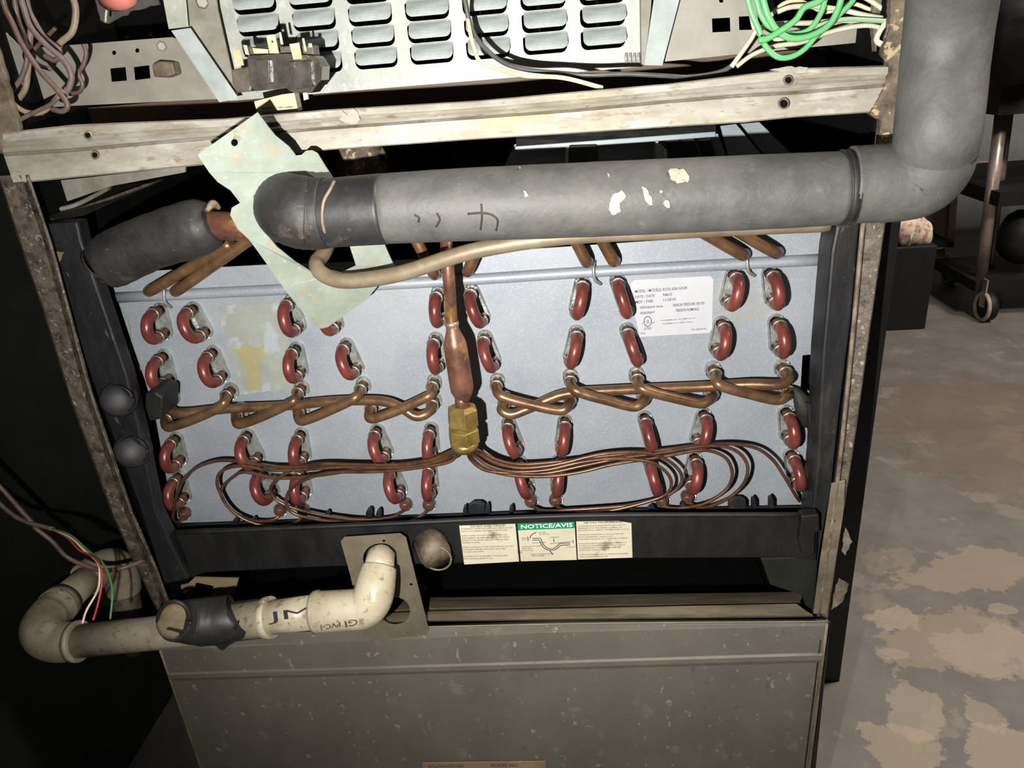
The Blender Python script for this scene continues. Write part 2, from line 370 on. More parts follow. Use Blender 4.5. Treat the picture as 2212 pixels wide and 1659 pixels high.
# ------------------------------------------------------------------ room
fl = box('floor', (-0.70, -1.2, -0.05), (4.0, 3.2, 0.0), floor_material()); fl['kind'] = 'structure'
wb = box('wall_back', (-0.70, 3.2, 0.0), (4.0, 3.3, 2.4), m_wall); wb['kind'] = 'structure'
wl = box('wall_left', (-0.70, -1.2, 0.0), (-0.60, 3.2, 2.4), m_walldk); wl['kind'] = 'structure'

# ------------------------------------------------------------------ furnace cabinet
XL, XR = P(158,860,0).x, P(1860,860,0).x
cab = thing('furnace_cabinet', 'open grimy steel furnace cabinet frame with corroded cross rail around the coil', 'furnace', (0, 0, 0))
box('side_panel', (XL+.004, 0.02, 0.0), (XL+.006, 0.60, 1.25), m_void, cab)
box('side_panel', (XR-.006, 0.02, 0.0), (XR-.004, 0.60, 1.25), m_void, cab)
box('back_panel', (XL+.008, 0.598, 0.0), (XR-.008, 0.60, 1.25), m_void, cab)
box('dark_gap_sheet', (XL+.01, .05, .22), (XR-.01, .597, .224), m_void, cab)  # added black sheet, hides the lit floor so the gap stays dark
# stiles
so = [(-6,380),(40,520),(95,679),(150,860),(243,1115),(300,1238),(338,1318)]
si = [(52,378),(100,520),(137,655),(188,845),(276,1105),(330,1230),(356,1303)]
strip('stile', [[(x, y, .006) for x, y in so], [(x+4, y, -.001) for x, y in so], [(x-7, y, -.002) for x, y in si], [(x-2, y, .002) for x, y in si], [(x+3, y, -.003) for x, y in si], [(x+11, y, -.003) for x, y in si], [(x+12, y, .012) for x, y in si]], m_stile, cab, 'left stile streaked with dirt', thick=.0015)
tube('trim_strip', [P(x+7, y, -.004) for x, y in si], .0011, m_stile, cab, seg=8)
ro = [(1914,474),(1881,700),(1848,940),(1820,1120),(1788,1335)]
ri = [(1858,477),(1838,700),(1814,940),(1795,1100),(1762,1330)]
strip('stile', [[(x, y, .012) for x, y in ri], [(x+2, y, -.003) for x, y in ri], [(x+10, y, -.003) for x, y in ri], [(x+14, y, .002) for x, y in ri], [(x-3, y, -.001) for x, y in ro], [(x, y, .004) for x, y in ro]], m_stile, cab, 'right stile with flaking dirt', thick=.0015)
tube('trim_strip', [P(x+6, y, -.004) for x, y in ri], .0015, m_stileb, cab, seg=8)
prism('stile_patch', [(1797,1045),(1826,1038),(1821,1115),(1786,1326),(1757,1326),(1772,1210)], -.005, .0015, m_flange, cab, holes=[circ(1799,1126,6,5)], label='grey overlapping strip with one screw hole', bevel=.0003)
for pl in ([(1826,1140),(1842,1170),(1826,1200),(1818,1190)], [(1812,1250),(1834,1262),(1820,1300),(1796,1318),(1800,1285)]):
    prism('tape_scrap', rag(pl, 2, 7), .003, .0006, m_stileb, cab)
prism('upper_stile', rag([(1945,-420),(1984,-420),(1962,0),(1950,160),(1942,255),(1938,312),(1897,318),(1905,262),(1880,246),(1912,185),(1921,141),(1907,118),(1922,60)], 2, 9), -.004, .006, m_rust, cab, label='rusty upper end of the right stile')
prism('upper_stile', rag([(-190,-420),(-160,-420),(30,250),(42,300),(20,330),(-20,330)], 2, 12), .0, .006, m_stileb, cab)
prism('upper_stile', rag([(1900,-420),(1940,-420),(1922,60),(1907,118),(1890,110),(1884,50)], 3, 8), .03, .006, m_stileb, cab)
# cross rail
top = [(6,286),(160,269),(300,263),(482,256),(700,237),(1034,217),(1230,199),(1440,181),(1605,161),(1730,147),(1921,141)]
gro = [(6,330),(160,321),(300,308),(468,294),(700,275),(1034,251),(1230,237),(1440,217),(1605,203),(1708,198),(1916,181)]
bot = [(30,397),(160,384),(300,370),(468,354),(710,324),(1034,301),(1230,289),(1440,275),(1605,265),(1712,254),(1885,243)]
def mixp(a, b, t, Y): return [(p[0]+(q[0]-p[0])*t, p[1]+(q[1]-p[1])*t, Y) for p, q in zip(a, b)]
strip('cross_rail', [mixp(top, gro, 0, .014), mixp(top, gro, 0, .001), mixp(top, gro, .08, -.002), mixp(top, gro, .45, -.0035), mixp(top, gro, .62, -.001), mixp(top, gro, .82, -.0035), mixp(top, gro, .98, -.002), mixp(gro, bot, .03, .0015), mixp(gro, bot, .12, -.0015), mixp(gro, bot, .95, -.002), mixp(gro, bot, 1, .0), mixp(gro, bot, 1, .016)], m_rail, cab, 'corroded pale cross rail', thick=.0012)
for x, y, r in ((190,292,5),(205,335,5),(1703,173,6),(1693,224,7)):
    lathe('screw_hole', P(x, y, -.0048), P(x, y, -.0018), [(0, RW(x,y,0,2*r)*1.05),(1, RW(x,y,0,2*r)*1.3)], m_void, cab, seg=12)
    tube('hole_rim', [P(x+a*1.5, y+b*1.5, -.0042) for a, b in circ(0,0,r,r,10)] + [P(x+r*1.5, y, -.0042)], .0007, m_rust, cab, seg=6, n=2)
prism('torn_tape', rag([(733,258),(740,240),(750,250),(763,235),(772,242),(778,258),(770,268),(745,266)], 3, 8), -.005, .0008, m_rail, cab, label='torn scrap of tape on the rail')
prism('torn_tape', rag([(1662,152),(1700,144),(1745,146),(1740,156),(1700,158)], 2, 8), -.005, .0008, m_rail, cab)
# shelf behind the rail
zt = P(1000, 215, 0).z
box('shelf', (XL+.01, .012, zt-.020), (XR-.01, .12, zt-.018), m_brown, cab)
box('shelf_back', (XL+.01, .118, zt-.018), (XR-.01, .12, zt+.012), m_brown, cab)
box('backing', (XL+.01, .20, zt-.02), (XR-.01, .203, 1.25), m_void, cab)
for a, b in ((221,247),(233,258),(455,243)): 
    pass
# lower front flange ledge
lx = [(345,1),(922,0),(1718,0)]
fl_rows = [ [(352,1325,.05),(922,1291,.05),(1740,1278,.05)], [(352,1340,.022),(922,1313,.022),(1728,1300,.022)], [(352,1343,.024),(922,1317,.024),(1730,1303,.024)],
            [(350,1348,.010),(922,1321,.010),(1720,1304,.010)], [(348,1365,-.003),(922,1340,-.003),(1756,1330,-.003)], [(348,1368,.000),(922,1343,.000),(1758,1333,.000)]]
strip('front_flange', fl_rows, m_flange, cab, 'ridged ledge above the lower panel')

# ------------------------------------------------------------------ lower access panel
acc = thing('access_panel', 'large grey-brown enamelled lower furnace panel with scuffs and a crease', 'panel', P(1100, 1659, -.01))
pf = [(344,1394),(502,1376),(922,1348),(1788,1340)]
ext = lambda a, b, k: (a[0]+(b[0]-a[0])*k, a[1]+(b[1]-a[1])*k)
ll = lambda k: ext((344,1400),(434,1659),k); rl = lambda k: ext((1786,1345),(1747,1659),k)
rows = [[(344,1392,.004),(700,1358,.004),(1200,1340,.004),(1788,1337,.004)], [(344,1397,-.008),(700,1364,-.008),(1200,1347,-.008),(1788,1342,-.008)]]
def prow(k, Y): 
    a, b = ll(k), rl(k); return [(a[0]+(b[0]-a[0])*t, a[1]+(b[1]-a[1])*t + (1-abs(2*t-1))*(-8 if k < .1 else 0), Y) for t in (0, .25, .58, 1)]
rows += [prow(.02, -.0105), prow(.10, -.0105), prow(.205, -.0105), prow(.225, -.0125), prow(.255, -.0125), prow(.275, -.0105), prow(.6, -.0105), prow(1.0, -.0105), prow(1.32, -.0105)]
strip('panel_sheet', rows, m_panel, acc, thick=.0012)
tube('hem', [P(*rl(k), -.0108) for k in (.01, .3, .6, 1.0, 1.3)], .0016, m_flange, acc, seg=8, smooth_path=False)
tube('hem', [P(rl(k)[0]-9, rl(k)[1], -.0105) for k in (.12, .3, .6, 1.0, 1.3)], .0008, m_dark, acc, seg=6, smooth_path=False)
tube('hem', [P(*ll(k), -.0108) for k in (.01, .3, .6, 1.0, 1.3)], .0012, m_flange, acc, seg=8, smooth_path=False)
tube('hem', [P(344,1397,-.0095), P(700,1364,-.0095), P(1200,1348,-.0095), P(1786,1343,-.0095)], .0009, m_flange, acc, seg=8)
prism('panel_side', [(1786,1345),(1794,1346),(1790,1390),(1762,1659),(1725,1950),(1712,1950),(1747,1659)], -.004, .004, m_dark, acc)
ps = prism('rating_sticker', [(913,1648),(1179,1645),(1181,1690),(915,1694)], -.0125, .0006, m_card, acc)
text_plane('lettering', [('INSTALLATION INSTRUCTIONS', (925,1659), (1000,1658), 6), ('MODEL NO.', (1060,1657), (1120,1656), 6), ('SERIAL NO.', (925,1675), (1010,1674), 6)], -.0128, m_ink, ps)

# ------------------------------------------------------------------ evaporator coil
YP = 0.060
coil = thing('evaporator_coil', 'galvanised end plate of an evaporator coil with copper return bends and feeder tubes', 'coil', P(1040, 1110, YP))
plate = [(234,614),(311,586),(569,572),(900,560),(1145,538),(1500,514),(1782,499),(1792,507),(1786,580),(1773,750),(1763,765),(1734,768),(1730,836),(1740,843),(1760,846),(1762,880),(1754,953),(1741,1040),(1736,1140),(1100,1150),(378,1170),(362,1050),(335,900),(314,825),(246,634)]
ep = prism('end_plate', plate, YP, .0015, m_galv, coil, bevel=.0004)
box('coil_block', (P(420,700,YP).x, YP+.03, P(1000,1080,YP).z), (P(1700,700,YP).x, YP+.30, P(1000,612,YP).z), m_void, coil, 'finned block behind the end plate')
# bead across the top
ptube('stiffening_bead', [(248,643,YP-.002),(900,611,YP-.002),(1300,586,YP-.002),(1789,560,YP-.002)], .0046, m_galv, coil, seg=14)
for x, y in ((362,628),(1290,578),(1622,560)):
    ptube('wire_clip', [(x-6,y-14,YP-.004),(x-8,y+4,YP-.008),(x-5,y+26,YP-.008),(x+8,y+36,YP-.003)], .0013, m_galvb, coil, seg=8)
# residue
prism('residue_patch', rag([(470,664),(600,652),(622,730),(632,842),(520,850),(500,770)], 4, 10), YP-.0003, .0003, m_resid, coil, label='mottled adhesive residue')
prism('residue_patch', rag([(508,756),(530,748),(552,752),(572,746),(566,770),(556,790),(566,812),(560,840),(534,842),(536,806),(520,780)], 4, 7), YP-.0006, .0003, m_yel, coil, label='yellow glue stain')
tube('streak', [P(x, y, YP-.0002) for x, y in ((262,665),(280,700),(284,760),(305,800))], .0005, M('green_streak', (110,130,124)), coil, seg=6)
# label
lab = prism('rating_label', [(1370,605),(1535,596),(1541,604),(1538,712),(1530,719),(1382,728),(1376,700),(1362,650),(1363,612)], YP-.0005, .0005, m_white, coil, label='white rating label')
def RL(x, y): return (1340+x/4.608, 580+y/4.608)
LB = lambda s, x0, y0, x1, y1, h: (s, RL(x0, y0), RL(x1, y1), h/4.608, .003)
text_plane('lettering', [LB('MODEL / MODÈLE: RCHL-60A1GH24', 148,244,664,206,30), LB('DATE / DATE', 148,298,340,284,28), LB('N4610', 426,276,514,270,28), LB('MDF / FAB:', 150,350,330,336,28), LB('11/2010', 428,328,550,318,28),
   LB('REFRIGERANT R410A', 198,402,428,388,24), LB('RÉFRIGÉRANT', 200,458,345,446,24), LB('DESIGN PRESSURE 550 PSI', 526,380,836,358,28), LB('PRESSION NOMINALE', 554,432,784,416,28), LB('UL', 256,548,292,546,36), LB('C', 216,556,228,555,18), LB('US', 314,548,340,546,18), LB('LISTED', 236,610,308,606,22),
   LB('ASSEMBLED IN MEXICO', 400,524,746,498,10), LB('ASSEMBLÉ AU MEXIQUE', 418,556,718,536,10), LB('92-22814-03', 710,616,856,606,16), LB('7F62', 200,656,248,652,16)], YP-.0008, m_ink, lab)
cc = RL(272, 526)
tube('emblem_ring', [P(cc[0]+a, cc[1]+b, YP-.0008) for a, b in circ(0,0,8,10.5,16)] + [P(cc[0]+8, cc[1], YP-.0008)], .00028, m_ink, lab, seg=6, n=2)
# return bends
OUT = 0.028; RT = 0.0048
bends = [((348,668),(359,716)),((420,666),(446,714)),((631,650),(647,701)),((712,648),(728,698)),((948,632),(953,680)),((1020,628),(1043,682)),((1257,610),(1245,664)),((1333,605),(1351,662)),((1583,592),(1570,645)),((1661,589),(1666,643)),
 ((356,768),(368,815)),((462,760),(483,808)),((642,752),(652,798)),((750,744),(772,791)),((942,731),(950,779)),((1048,727),(1067,776)),((1245,716),(1232,768)),((1354,711),(1373,763)),((1557,698),(1546,749)),((1675,693),(1677,745)),
 ((383,945),(393,989)),((537,938),(560,983)),((652,936),(659,981)),((816,927),(836,972)),((932,924),(936,968)),((1099,911),(1117,957)),((1220,907),(1213,955)),((1392,900),(1404,948)),((1519,893),(1504,943)),((1696,888),(1698,936)),
 ((389,1027),(401,1069)),((568,1015),(592,1057)),((653,1015),(662,1056)),((848,1010),(867,1053)),((930,1005),(934,1048)),((1123,995),(1141,1044)),((1208,991),(1203,1040)),((1402,990),(1415,1038)),((1499,986),(1488,1033)),((1707,979),(1713,1026))]
ringmesh = None
def ring_mesh(R, r, n=14, k=6):
    vs, fs = [], []
    for i in range(n):
        a = 2*PI*i/n
        for j in range(k):
            b = 2*PI*j/k; rr = R + r*math.cos(b); vs.append((rr*math.cos(a), r*math.sin(b), rr*math.sin(a)))
    for i in range(n):
        for j in range(k):
            fs.append((i*k+j, ((i+1)%n)*k+j, ((i+1)%n)*k+(j+1)%k, i*k+(j+1)%k))
    me = bpy.data.meshes.new('ring'); me.from_pydata(vs, [], fs); fixn(me)
    for f in me.polygons: f.use_smooth = True
    me.materials.append(m_solder); return me
RING = ring_mesh(RT+.0002, .0009)
def put_ring(parent, p, name='solder_ring'):
    o = bpy.data.objects.new(name, RING); COL.objects.link(o); o.parent = parent; o.location = p - root_loc(parent); return o
def stadium(a, b, r, n=8):
    d = (b-a); ang = math.atan2(d.z, d.x); out = []
    for c, s in ((b, -PI/2), (a, PI/2)):
        for i in range(n+1):
            g = ang + s + PI*i/n; out.append(Vector((c.x + r*math.cos(g), c.y, c.z + r*math.sin(g))))
    return out
def collar(a, b, parent):
    vs, fs = [], []; rings = [stadium(a, b, .0066, 10), stadium(a - Vector((0,.0035,0)), b - Vector((0,.0035,0)), .0063, 10), stadium(a - Vector((0,.0035,0)), b - Vector((0,.0035,0)), .0054, 10), stadium(a - Vector((0,.0012,0)), b - Vector((0,.0012,0)), .0052, 10)]
    n = len(rings[0])
    for q, rg in enumerate(rings):
        for i, v in enumerate(rg):
            if q == 1: v = v + Vector((0, -.0014*(i % 2), 0))
            vs.append(v)
    for q in range(3):
        for i in range(n): fs.append((q*n+i, q*n+(i+1)%n, (q+1)*n+(i+1)%n, (q+1)*n+i))
    fs.append(tuple(3*n+i for i in range(n)))
    me = bpy.data.meshes.new('m'); me.from_pydata(vs, [], fs); fixn(me); return link('hole_collar', me, m_galvb, parent)
for ha, hb in bends:
    A, B = P(*ha, YP), P(*hb, YP); Rb = (B-A).length/2; ys = YP-OUT+Rb; mid = (A+B)/2; ux = (A-B).normalized()
    arc = [Vector((mid.x, ys+.0035, mid.z)) + ux*Rb] + [Vector((mid.x, ys - Rb*math.sin(t*PI/10), mid.z)) + ux*Rb*math.cos(t*PI/10) for t in range(11)] + [Vector((mid.x, ys+.0035, mid.z)) - ux*Rb]
    rb = tube('return_bend', arc, RT, m_red, coil, n=1, seg=14)
    for H in (A, B):
        tube('tube_leg', [Vector((H.x, YP, H.z)), Vector((H.x, ys+.002, H.z))], RT*.93, m_leg, rb, smooth_path=False)
        put_ring(rb, Vector((H.x, ys+.0035, H.z)))
    collar(A, B, coil)
# long crossover tubes
YC = YP-OUT
def cross(pts, ha, hb, rad=.0044):
    A, B = P(*ha, YP), P(*hb, YP)
    path = [A, A + Vector((0,-.014,0))] + [P(*p) for p in pts] + [B + Vector((0,-.014,0)), B]
    t = tube('crossover_tube', path, rad, m_cop, coil, n=6, seg=14)
    for H in (A, B): put_ring(t, H + Vector((0,-.013,0)))
    for H in (A, B): collar(H + Vector((0,0,.001)), H - Vector((0,0,.002)), coil)
cross([(372,888,YP-.020),(400,893,YP-.022),(500,882,YP-.018),(598,878,YP-.016),(718,867,YP-.016),(820,866,YP-.018),(867,881,YP-.022),(897,899,YP-.024),(922,893,YP-.022)], (374,853), (939,862))
cross([(486,866,YC+.002),(470,882,YC),(420,905,YC),(380,919,YC),(362,922,YC+.002)], (501,842), (374,892))
cross([(638,862,YC+.002),(620,874,YC),(570,898,YC),(530,913,YC),(513,915,YC+.002)], (653,836), (524,882))
cross([(772,855,YC+.002),(752,868,YC),(700,892,YC),(665,906,YC),(648,908,YC+.002)], (786,829), (655,875))
cross([(930,852,YC+.002),(908,864,YC),(860,886,YC),(815,902,YC),(798,902,YC+.002)], (939,823), (808,870))
cross([(1704,818,YP-.022),(1680,831,YP-.026),(1615,830,YP-.022),(1506,836,YP-.016),(1325,843,YP-.016),(1217,852,YP-.018),(1145,881,YP-.022),(1105,895,YP-.024),(1084,886,YP-.022)], (1688,792), (1091,858))
cross([(1078,852,YC+.002),(1100,862,YC),(1150,875,YC),(1205,886,YC),(1225,880,YC+.002)], (1075,821), (1231,852))
cross([(1238,840,YC+.002),(1265,852,YC),(1310,864,YC),(1365,878,YC),(1385,872,YC+.002)], (1232,811), (1389,845))
cross([(1382,836,YC+.002),(1410,848,YC),(1450,858,YC),(1510,871,YC),(1532,864,YC+.002)], (1374,807), (1533,840))
cross([(1548,826,YC+.002),(1570,838,YC),(1615,850,YC),(1676,864,YC),(1698,856,YC+.002)], (1539,796), (1694,832))
# tubes to the suction header
def header_leg(p0, p1, rad=.0047):
    a = P(p0[0]+3, p0[1]-4, YP)
    tube('header_leg', [a, P(p0[0], p0[1]-1, YP-.014), P(p0[0]+(p1[0]-p0[0])*.12, p0[1]+(p1[1]-p0[1])*.12, YP-.022), P(p0[0]+(p1[0]-p0[0])*.5, p0[1]+(p1[1]-p0[1])*.5, YP-.024), P(p1[0], p1[1], YP-.026)], rad, m_cop, coil, n=8, seg=14)
for a, b in (((322,630),(500,525)),((380,630),(575,492)),((938,594),(892,505)),((1010,588),(1045,505)),((1268,568),(1228,490)),((1326,566),(1285,490)),((1606,552),(1480,480)),((1678,548),(1560,480))): header_leg(a, b)
ptube('suction_header', [(452,486,.03),(700,470,.03),(1100,445,.03),(1650,410,.03)], .011, m_cop, coil, smooth_path=False, seg=18)
# distributor
YD = 0.002
ptube('distributor_tube', [(962,500,YD+.006),(968,580,YD+.003),(976,702,YD)], RW(970,600,YD,27), m_copred, coil, smooth_path=False, seg=18)
da, db = P(976,700,YD), P(1002,866,YD); q = RW(985,780,YD,1)
lathe('solder_ring', P(975,694,YD), P(976,704,YD), [(0,q*28),(.3,q*31),(.7,q*31),(1,q*28)], m_solder, coil)
db_ = lathe('distributor_body', da, db, [(0,q*26),(.07,q*28),(.16,q*40),(.24,q*49),(.3,q*51),(.80,q*52),(.86,q*50),(.92,q*41),(.96,q*30),(1,q*26)], m_copred, coil, seg=28, label='swollen copper filter body')
lathe('distributor_neck', P(996,852,YD), P(999,882,YD), [(0,q*28),(.5,q*31),(1,q*31)], m_leg, coil)
n1 = lathe('brass_nut', P(998.5,876,YD), P(1001,921,YD), [(0,q*46),(.15,q*70),(.85,q*74),(1,q*60)], m_brass, coil, seg=6, flat=True)
n2 = lathe('brass_nut', P(1001,922,YD), P(1003.5,954,YD), [(0,q*52),(.1,q*73),(.9,q*75),(1,q*66)], m_brass, coil, seg=6, flat=True)
lathe('brass_thread', P(1000,915,YD), P(1002,930,YD), [(0,q*50),(1,q*50)], m_brass, coil)
lathe('distributor_base', P(1003,952,YD), P(1005,972,YD), [(0,q*66),(.5,q*64),(1,q*48)], m_brass, coil, seg=24)
# feeder tubes
def feeder(start, pts, stub, Y0=YD, dy=0.0):
    n = len(pts); path = [P(start[0], start[1]-6, Y0), P(start[0], start[1]+2, Y0)]
    for i, (x, y) in enumerate(pts):
        t = i/(n-1); Y = YD + .014 + dy + .012*min(1, t*2.2)
        if t > .85: Y += .012*(t-.85)/.15
        path.append(P(x, y, Y))
    if stub:
        sx, sy = stub; ye = YP-.014
        path.append(P(sx, sy+6, ye+.001))
        f = tube('feeder_tube', path, .0015, m_cop2, coil, n=6, seg=10)
        tube('tube_stub', [P(sx+4*(1 if sx < 1212 else -1)*.5, sy-9, YP), P(sx, sy-3, YP-.010), P(sx, sy+4, YP-.015)], [.0058,.0058,.0040], m_leg, f, n=4)
        h = P(sx+2, sy-9, YP); collar(h, h - Vector((0,0,.001)), coil)
    else:
        f = tube('feeder_tube', path, .0015, m_cop2, coil, n=6, seg=10)
feeder((985,968), [(960,981),(926,995),(867,1004),(777,1004),(703,1002),(658,1007),(613,1025),(586,1051),(592,1075),(622,1093),(673,1108),(747,1120),(807,1123),(846,1117),(864,1108)], (876,1094))
feeder((992,970), [(985,986),(960,1001),(867,1015),(807,1019),(718,1021),(667,1033),(628,1057),(618,1084),(630,1106),(673,1120),(747,1128),(822,1131),(885,1127),(912,1112)], (926,1094), dy=-.003)
feeder((989,970), [(965,990),(930,1004),(867,1010),(780,1014),(688,1027),(598,1033),(530,1020),(503,1031),(479,1054),(480,1075),(503,1105),(539,1123),(568,1126),(592,1122)], (605,1106), dy=.003)
feeder((986,969), [(955,992),(900,1006),(830,1010),(740,1009),(660,1014),(583,1016),(539,1008),(503,1008),(476,1020),(469,1042),(476,1066),(494,1096),(524,1120),(568,1135),(613,1137),(640,1128)], (655,1106), dy=-.001)
feeder((983,968), [(950,988),(880,1002),(800,1006),(700,1008),(598,1009),(554,1003),(509,996),(467,996),(425,1010),(398,1034),(384,1063),(376,1096),(374,1122),(385,1128)], (398,1114), dy=.002)
feeder((1022,968), [(1036,980),(1072,1001),(1127,1011),(1199,1004),(1289,983),(1362,977),(1416,983),(1452,1001),(1472,1026),(1467,1051),(1434,1073),(1362,1091),(1289,1098),(1217,1102),(1174,1104),(1158,1098)], (1146,1086))
feeder((1018,969), [(1030,988),(1060,1008),(1110,1019),(1181,1015),(1253,999),(1325,991),(1398,997),(1434,1015),(1450,1040),(1441,1066),(1398,1084),(1325,1102),(1271,1107),(1230,1107),(1209,1098)], (1199,1084), dy=-.003)
feeder((1013,970), [(1024,994),(1055,1015),(1108,1027),(1181,1029),(1253,1020),(1325,1003),(1434,986),(1506,973),(1542,976),(1571,993),(1582,1026),(1568,1058),(1524,1087),(1470,1098),(1446,1097)], (1430,1086), dy=.003)
feeder((1009,970), [(1018,994),(1050,1016),(1110,1022),(1181,1022),(1260,1006),(1340,990),(1434,977),(1506,965),(1560,964),(1597,979),(1615,1008),(1607,1044),(1578,1073),(1542,1091),(1510,1097)], (1485,1078), dy=0)
feeder((1026,967), [(1042,978),(1078,995),(1127,1003),(1199,998),(1289,987),(1434,972),(1506,963),(1578,959),(1633,968),(1669,993),(1694,1029),(1716,1066),(1727,1082)], None, dy=.004)
# dark wad of putty at the right
ptube('putty_wad', [(1700,836,YP-.01),(1722,850,YP-.014),(1738,880,YP-.016),(1745,918,YP-.012)], [.002,.005,.008,.004], m_dark, coil, wob=.2, label='dark crumpled sealing putty')

# ------------------------------------------------------------------ drain pan
pan = thing('drain_pan', 'black plastic drain pan with upright side arms under the coil', 'drain pan', P(1050, 1215, .01))
YF = .004
prism('front_wall', [(376,1152),(807,1134),(1253,1115),(1700,1113),(1768,1111),(1764,1212),(1700,1205),(1370,1207),(1000,1216),(700,1225),(440,1238),(412,1250),(398,1200)], YF, .004, m_black, pan, bevel=.0015)
ptube('rim', [(378,1151,YF-.001),(807,1133,YF-.001),(1253,1114,YF-.001),(1766,1112,YF-.001)], .0022, m_black, pan, seg=10)
strip('pan_floor', [[(376,1150,YF),(1253,1113,YF),(1766,1110,YF)],[(376,1146,.03),(1253,1113,.03),(1750,1108,.03)],[(376,1160,.09),(1253,1150,.09),(1750,1150,.09)]], m_void, pan)
prism('back_ledge', [(372,1136),(800,1122),(1253,1104),(1745,1096),(1748,1125),(376,1165)], .046, .003, m_black, pan)
for x, y, w, h in ((500,1128,10,22),(540,1126,10,20),(700,1112,10,16),(790,1106,12,18),(812,1108,10,14),(1000,1100,8,22),(1012,1092,34,22),(1048,1096,8,22),(1100,1100,8,18),(1345,1100,16,14),(1400,1100,16,14),(1575,1082,36,16),(1625,1082,8,26),(1662,1080,9,28),(1470,1092,12,18)):
    prism('rib', [(x,y+2),(x+w*.25,y-3),(x+w*.75,y-3),(x+w,y+2),(x+w,y+h+14),(x,y+h+14)], .038, .006, m_blackmetal, pan)
# left arm
arm = [(84,490),(100,483),(167,478),(176,520),(275,811),(302,925),(340,1110),(408,1252),(354,1263),(300,1095),(200,830)]
la = prism('side_arm', arm, .010, .014, m_blackmetal, pan, label='left upright arm with round bosses', bevel=.002)
for x, y in ((258,862),(288,972)):
    lathe('round_boss', P(x, y, .010), P(x, y, .006), [(0,RW(x,y,.01,78)),(.6,RW(x,y,.01,78)),(1,RW(x,y,.01,70)),(1,.0005)], m_black, pan, seg=28)
    tube('boss_rim', [P(x, y, .0055) + Vector((RW(x,y,.01,62)*math.cos(k*PI/8), 0, RW(x,y,.01,62)*math.sin(k*PI/8))) for k in range(17)], .0009, m_blackmetal, pan, seg=6, n=2)
prism('clip_block', [(312,850),(335,846),(352,858),(350,905),(322,912),(312,880)], .015, .03, m_black, pan, bevel=.002)
prism('paint_chip', rag([(112,540),(138,545),(132,560),(126,582),(118,562)], 2, 6), .0095, .0004, m_glue, pan)
# right arm
ra = prism('side_arm', [(1808,483),(1858,477),(1838,700),(1816,870),(1797,1045),(1770,1200),(1758,1326),(1742,1300),(1752,1120),(1765,1000),(1776,770),(1796,543)], .014, .030, m_blackmetal, pan, label='right upright arm scuffed grey', bevel=.002)
prism('end_block', [(1731,1114),(1770,1111),(1771,1150),(1762,1152),(1760,1196),(1752,1204),(1732,1200),(1726,1170)], -.002, .010, m_black, pan, bevel=.0015)
prism('corner_foot', [(1643,1206),(1766,1203),(1758,1322),(1740,1308),(1735,1286),(1664,1264)], .008, .012, M('green_black', (36,38,32), (26,28,24), 20), pan, bevel=.001)
prism('corner_web', [(1742,870),(1772,880),(1762,1110),(1745,1095),(1752,950)], .035, .01, m_black, pan, bevel=.001)
# drain plug
c0 = P(922,1194,YF); c1 = P(945,1206,-.030); c1 = Vector((c0.x+.004, -.028, c0.z-.006)); 
c1 = P(945,1206,-.014); c0 = Vector((c1.x-.010, YF, c1.z+.006)); rp = RW(945,1206,-.026,68)
lathe('drain_plug', c0, c1, [(0,rp*1.15),(.6,rp*1.05),(.8,rp*1.06),(.82,rp),(1,rp*.97)], m_pvcd, pan, seg=28, label='dirty round drain plug')
tube('plug_rim', [c1 + Vector((a, -.0005, b)) for a, b in circ(0,0,rp*.9,rp*.9,16)] + [c1+Vector((rp*.9,-.0005,0))], .0009, m_cplate, pan, seg=6, n=2)
# notices
def CN(x, y): return (960+x/5.027, 1100+y/5.027)
YN = YF-.0006
cards = [([CN(160,180),CN(770,160),CN(810,568),CN(500,585),CN(215,600)], 'white warning notice with small print'), ([CN(793,160),CN(1412,140),CN(1437,550),CN(830,565)], 'notice with green header and drain diagram'), ([CN(1430,135),CN(1890,130),CN(2030,152),CN(2042,525),CN(1450,545)], 'white French notice with small print')]
cs = [prism('notice_sticker', p, YN, .0004, m_paper, pan, label=l) for p, l in cards]
def para(lines, x0, y0, x1, dy, h, drift=0.0):
    out = []
    for i, s in enumerate(lines):
        if not s: continue
        a = x0 + i*drift; b = a + (x1-x0)*min(1.0, len(s)/46)
        out.append((s, CN(a, y0+i*dy), CN(b, y0+i*dy-(b-a)*.028), h/5.027, .004))
    return out
en = ['CONDENSATE CONNECTION TO DRAIN PAN MUST BE HAND','TIGHT PLUS NO MORE THAN ONE QUARTER TURN.','','WHEN CONNECTION HAS A RIBBED LOCKING TAB','THE TAB MUST BE REMOVED BEFORE ANY PIPE IS','FITTED TO THE DRAIN. SEAL THE THREADS AND','CONNECT BY HAND.','','WHEN CONDENSATE DRAIN TRAP IS BELOW THE UNIT,','THE DRAIN LINE MUST BE LEVEL OR SLOPED','TO THE FLOOR DRAIN.','','ALL PORTS LEFT UNUSED MUST STAY PLUGGED','WITH SUPPLIED DRAIN PLUGS.']
fr = ['LA CONNEXION DE CONDENSATION DANS LE BAC DE','DRAINAGE DOIT ETRE SERREE A LA MAIN, PAS','PLUS D\'UN TOUR COMPLET SUPPLEMENTAIRE A LA CLE.','','TOUTES LES CONNEXIONS DE DRAINAGE ONT UNE','PATTE COULISSANTE, LAQUELLE DOIT','ETRE DEFONCEE AVANT DE CONNECTER A L\'ORIFICE.','','INSTALLER LE SIPHON RENVERSE CONFORMEMENT A','LA TAILLE DE CONNEXION DE DRAINAGE POUR LA','BONNE VIDANGE. TUYAU DE MEME DIAMETRE','POUR L\'EVACUATION DU BAC.','','L\'EVACUATION DOIT ETRE DE NIVEAU OU INCLINEE','VERS LE DRAIN DE PLANCHER.']
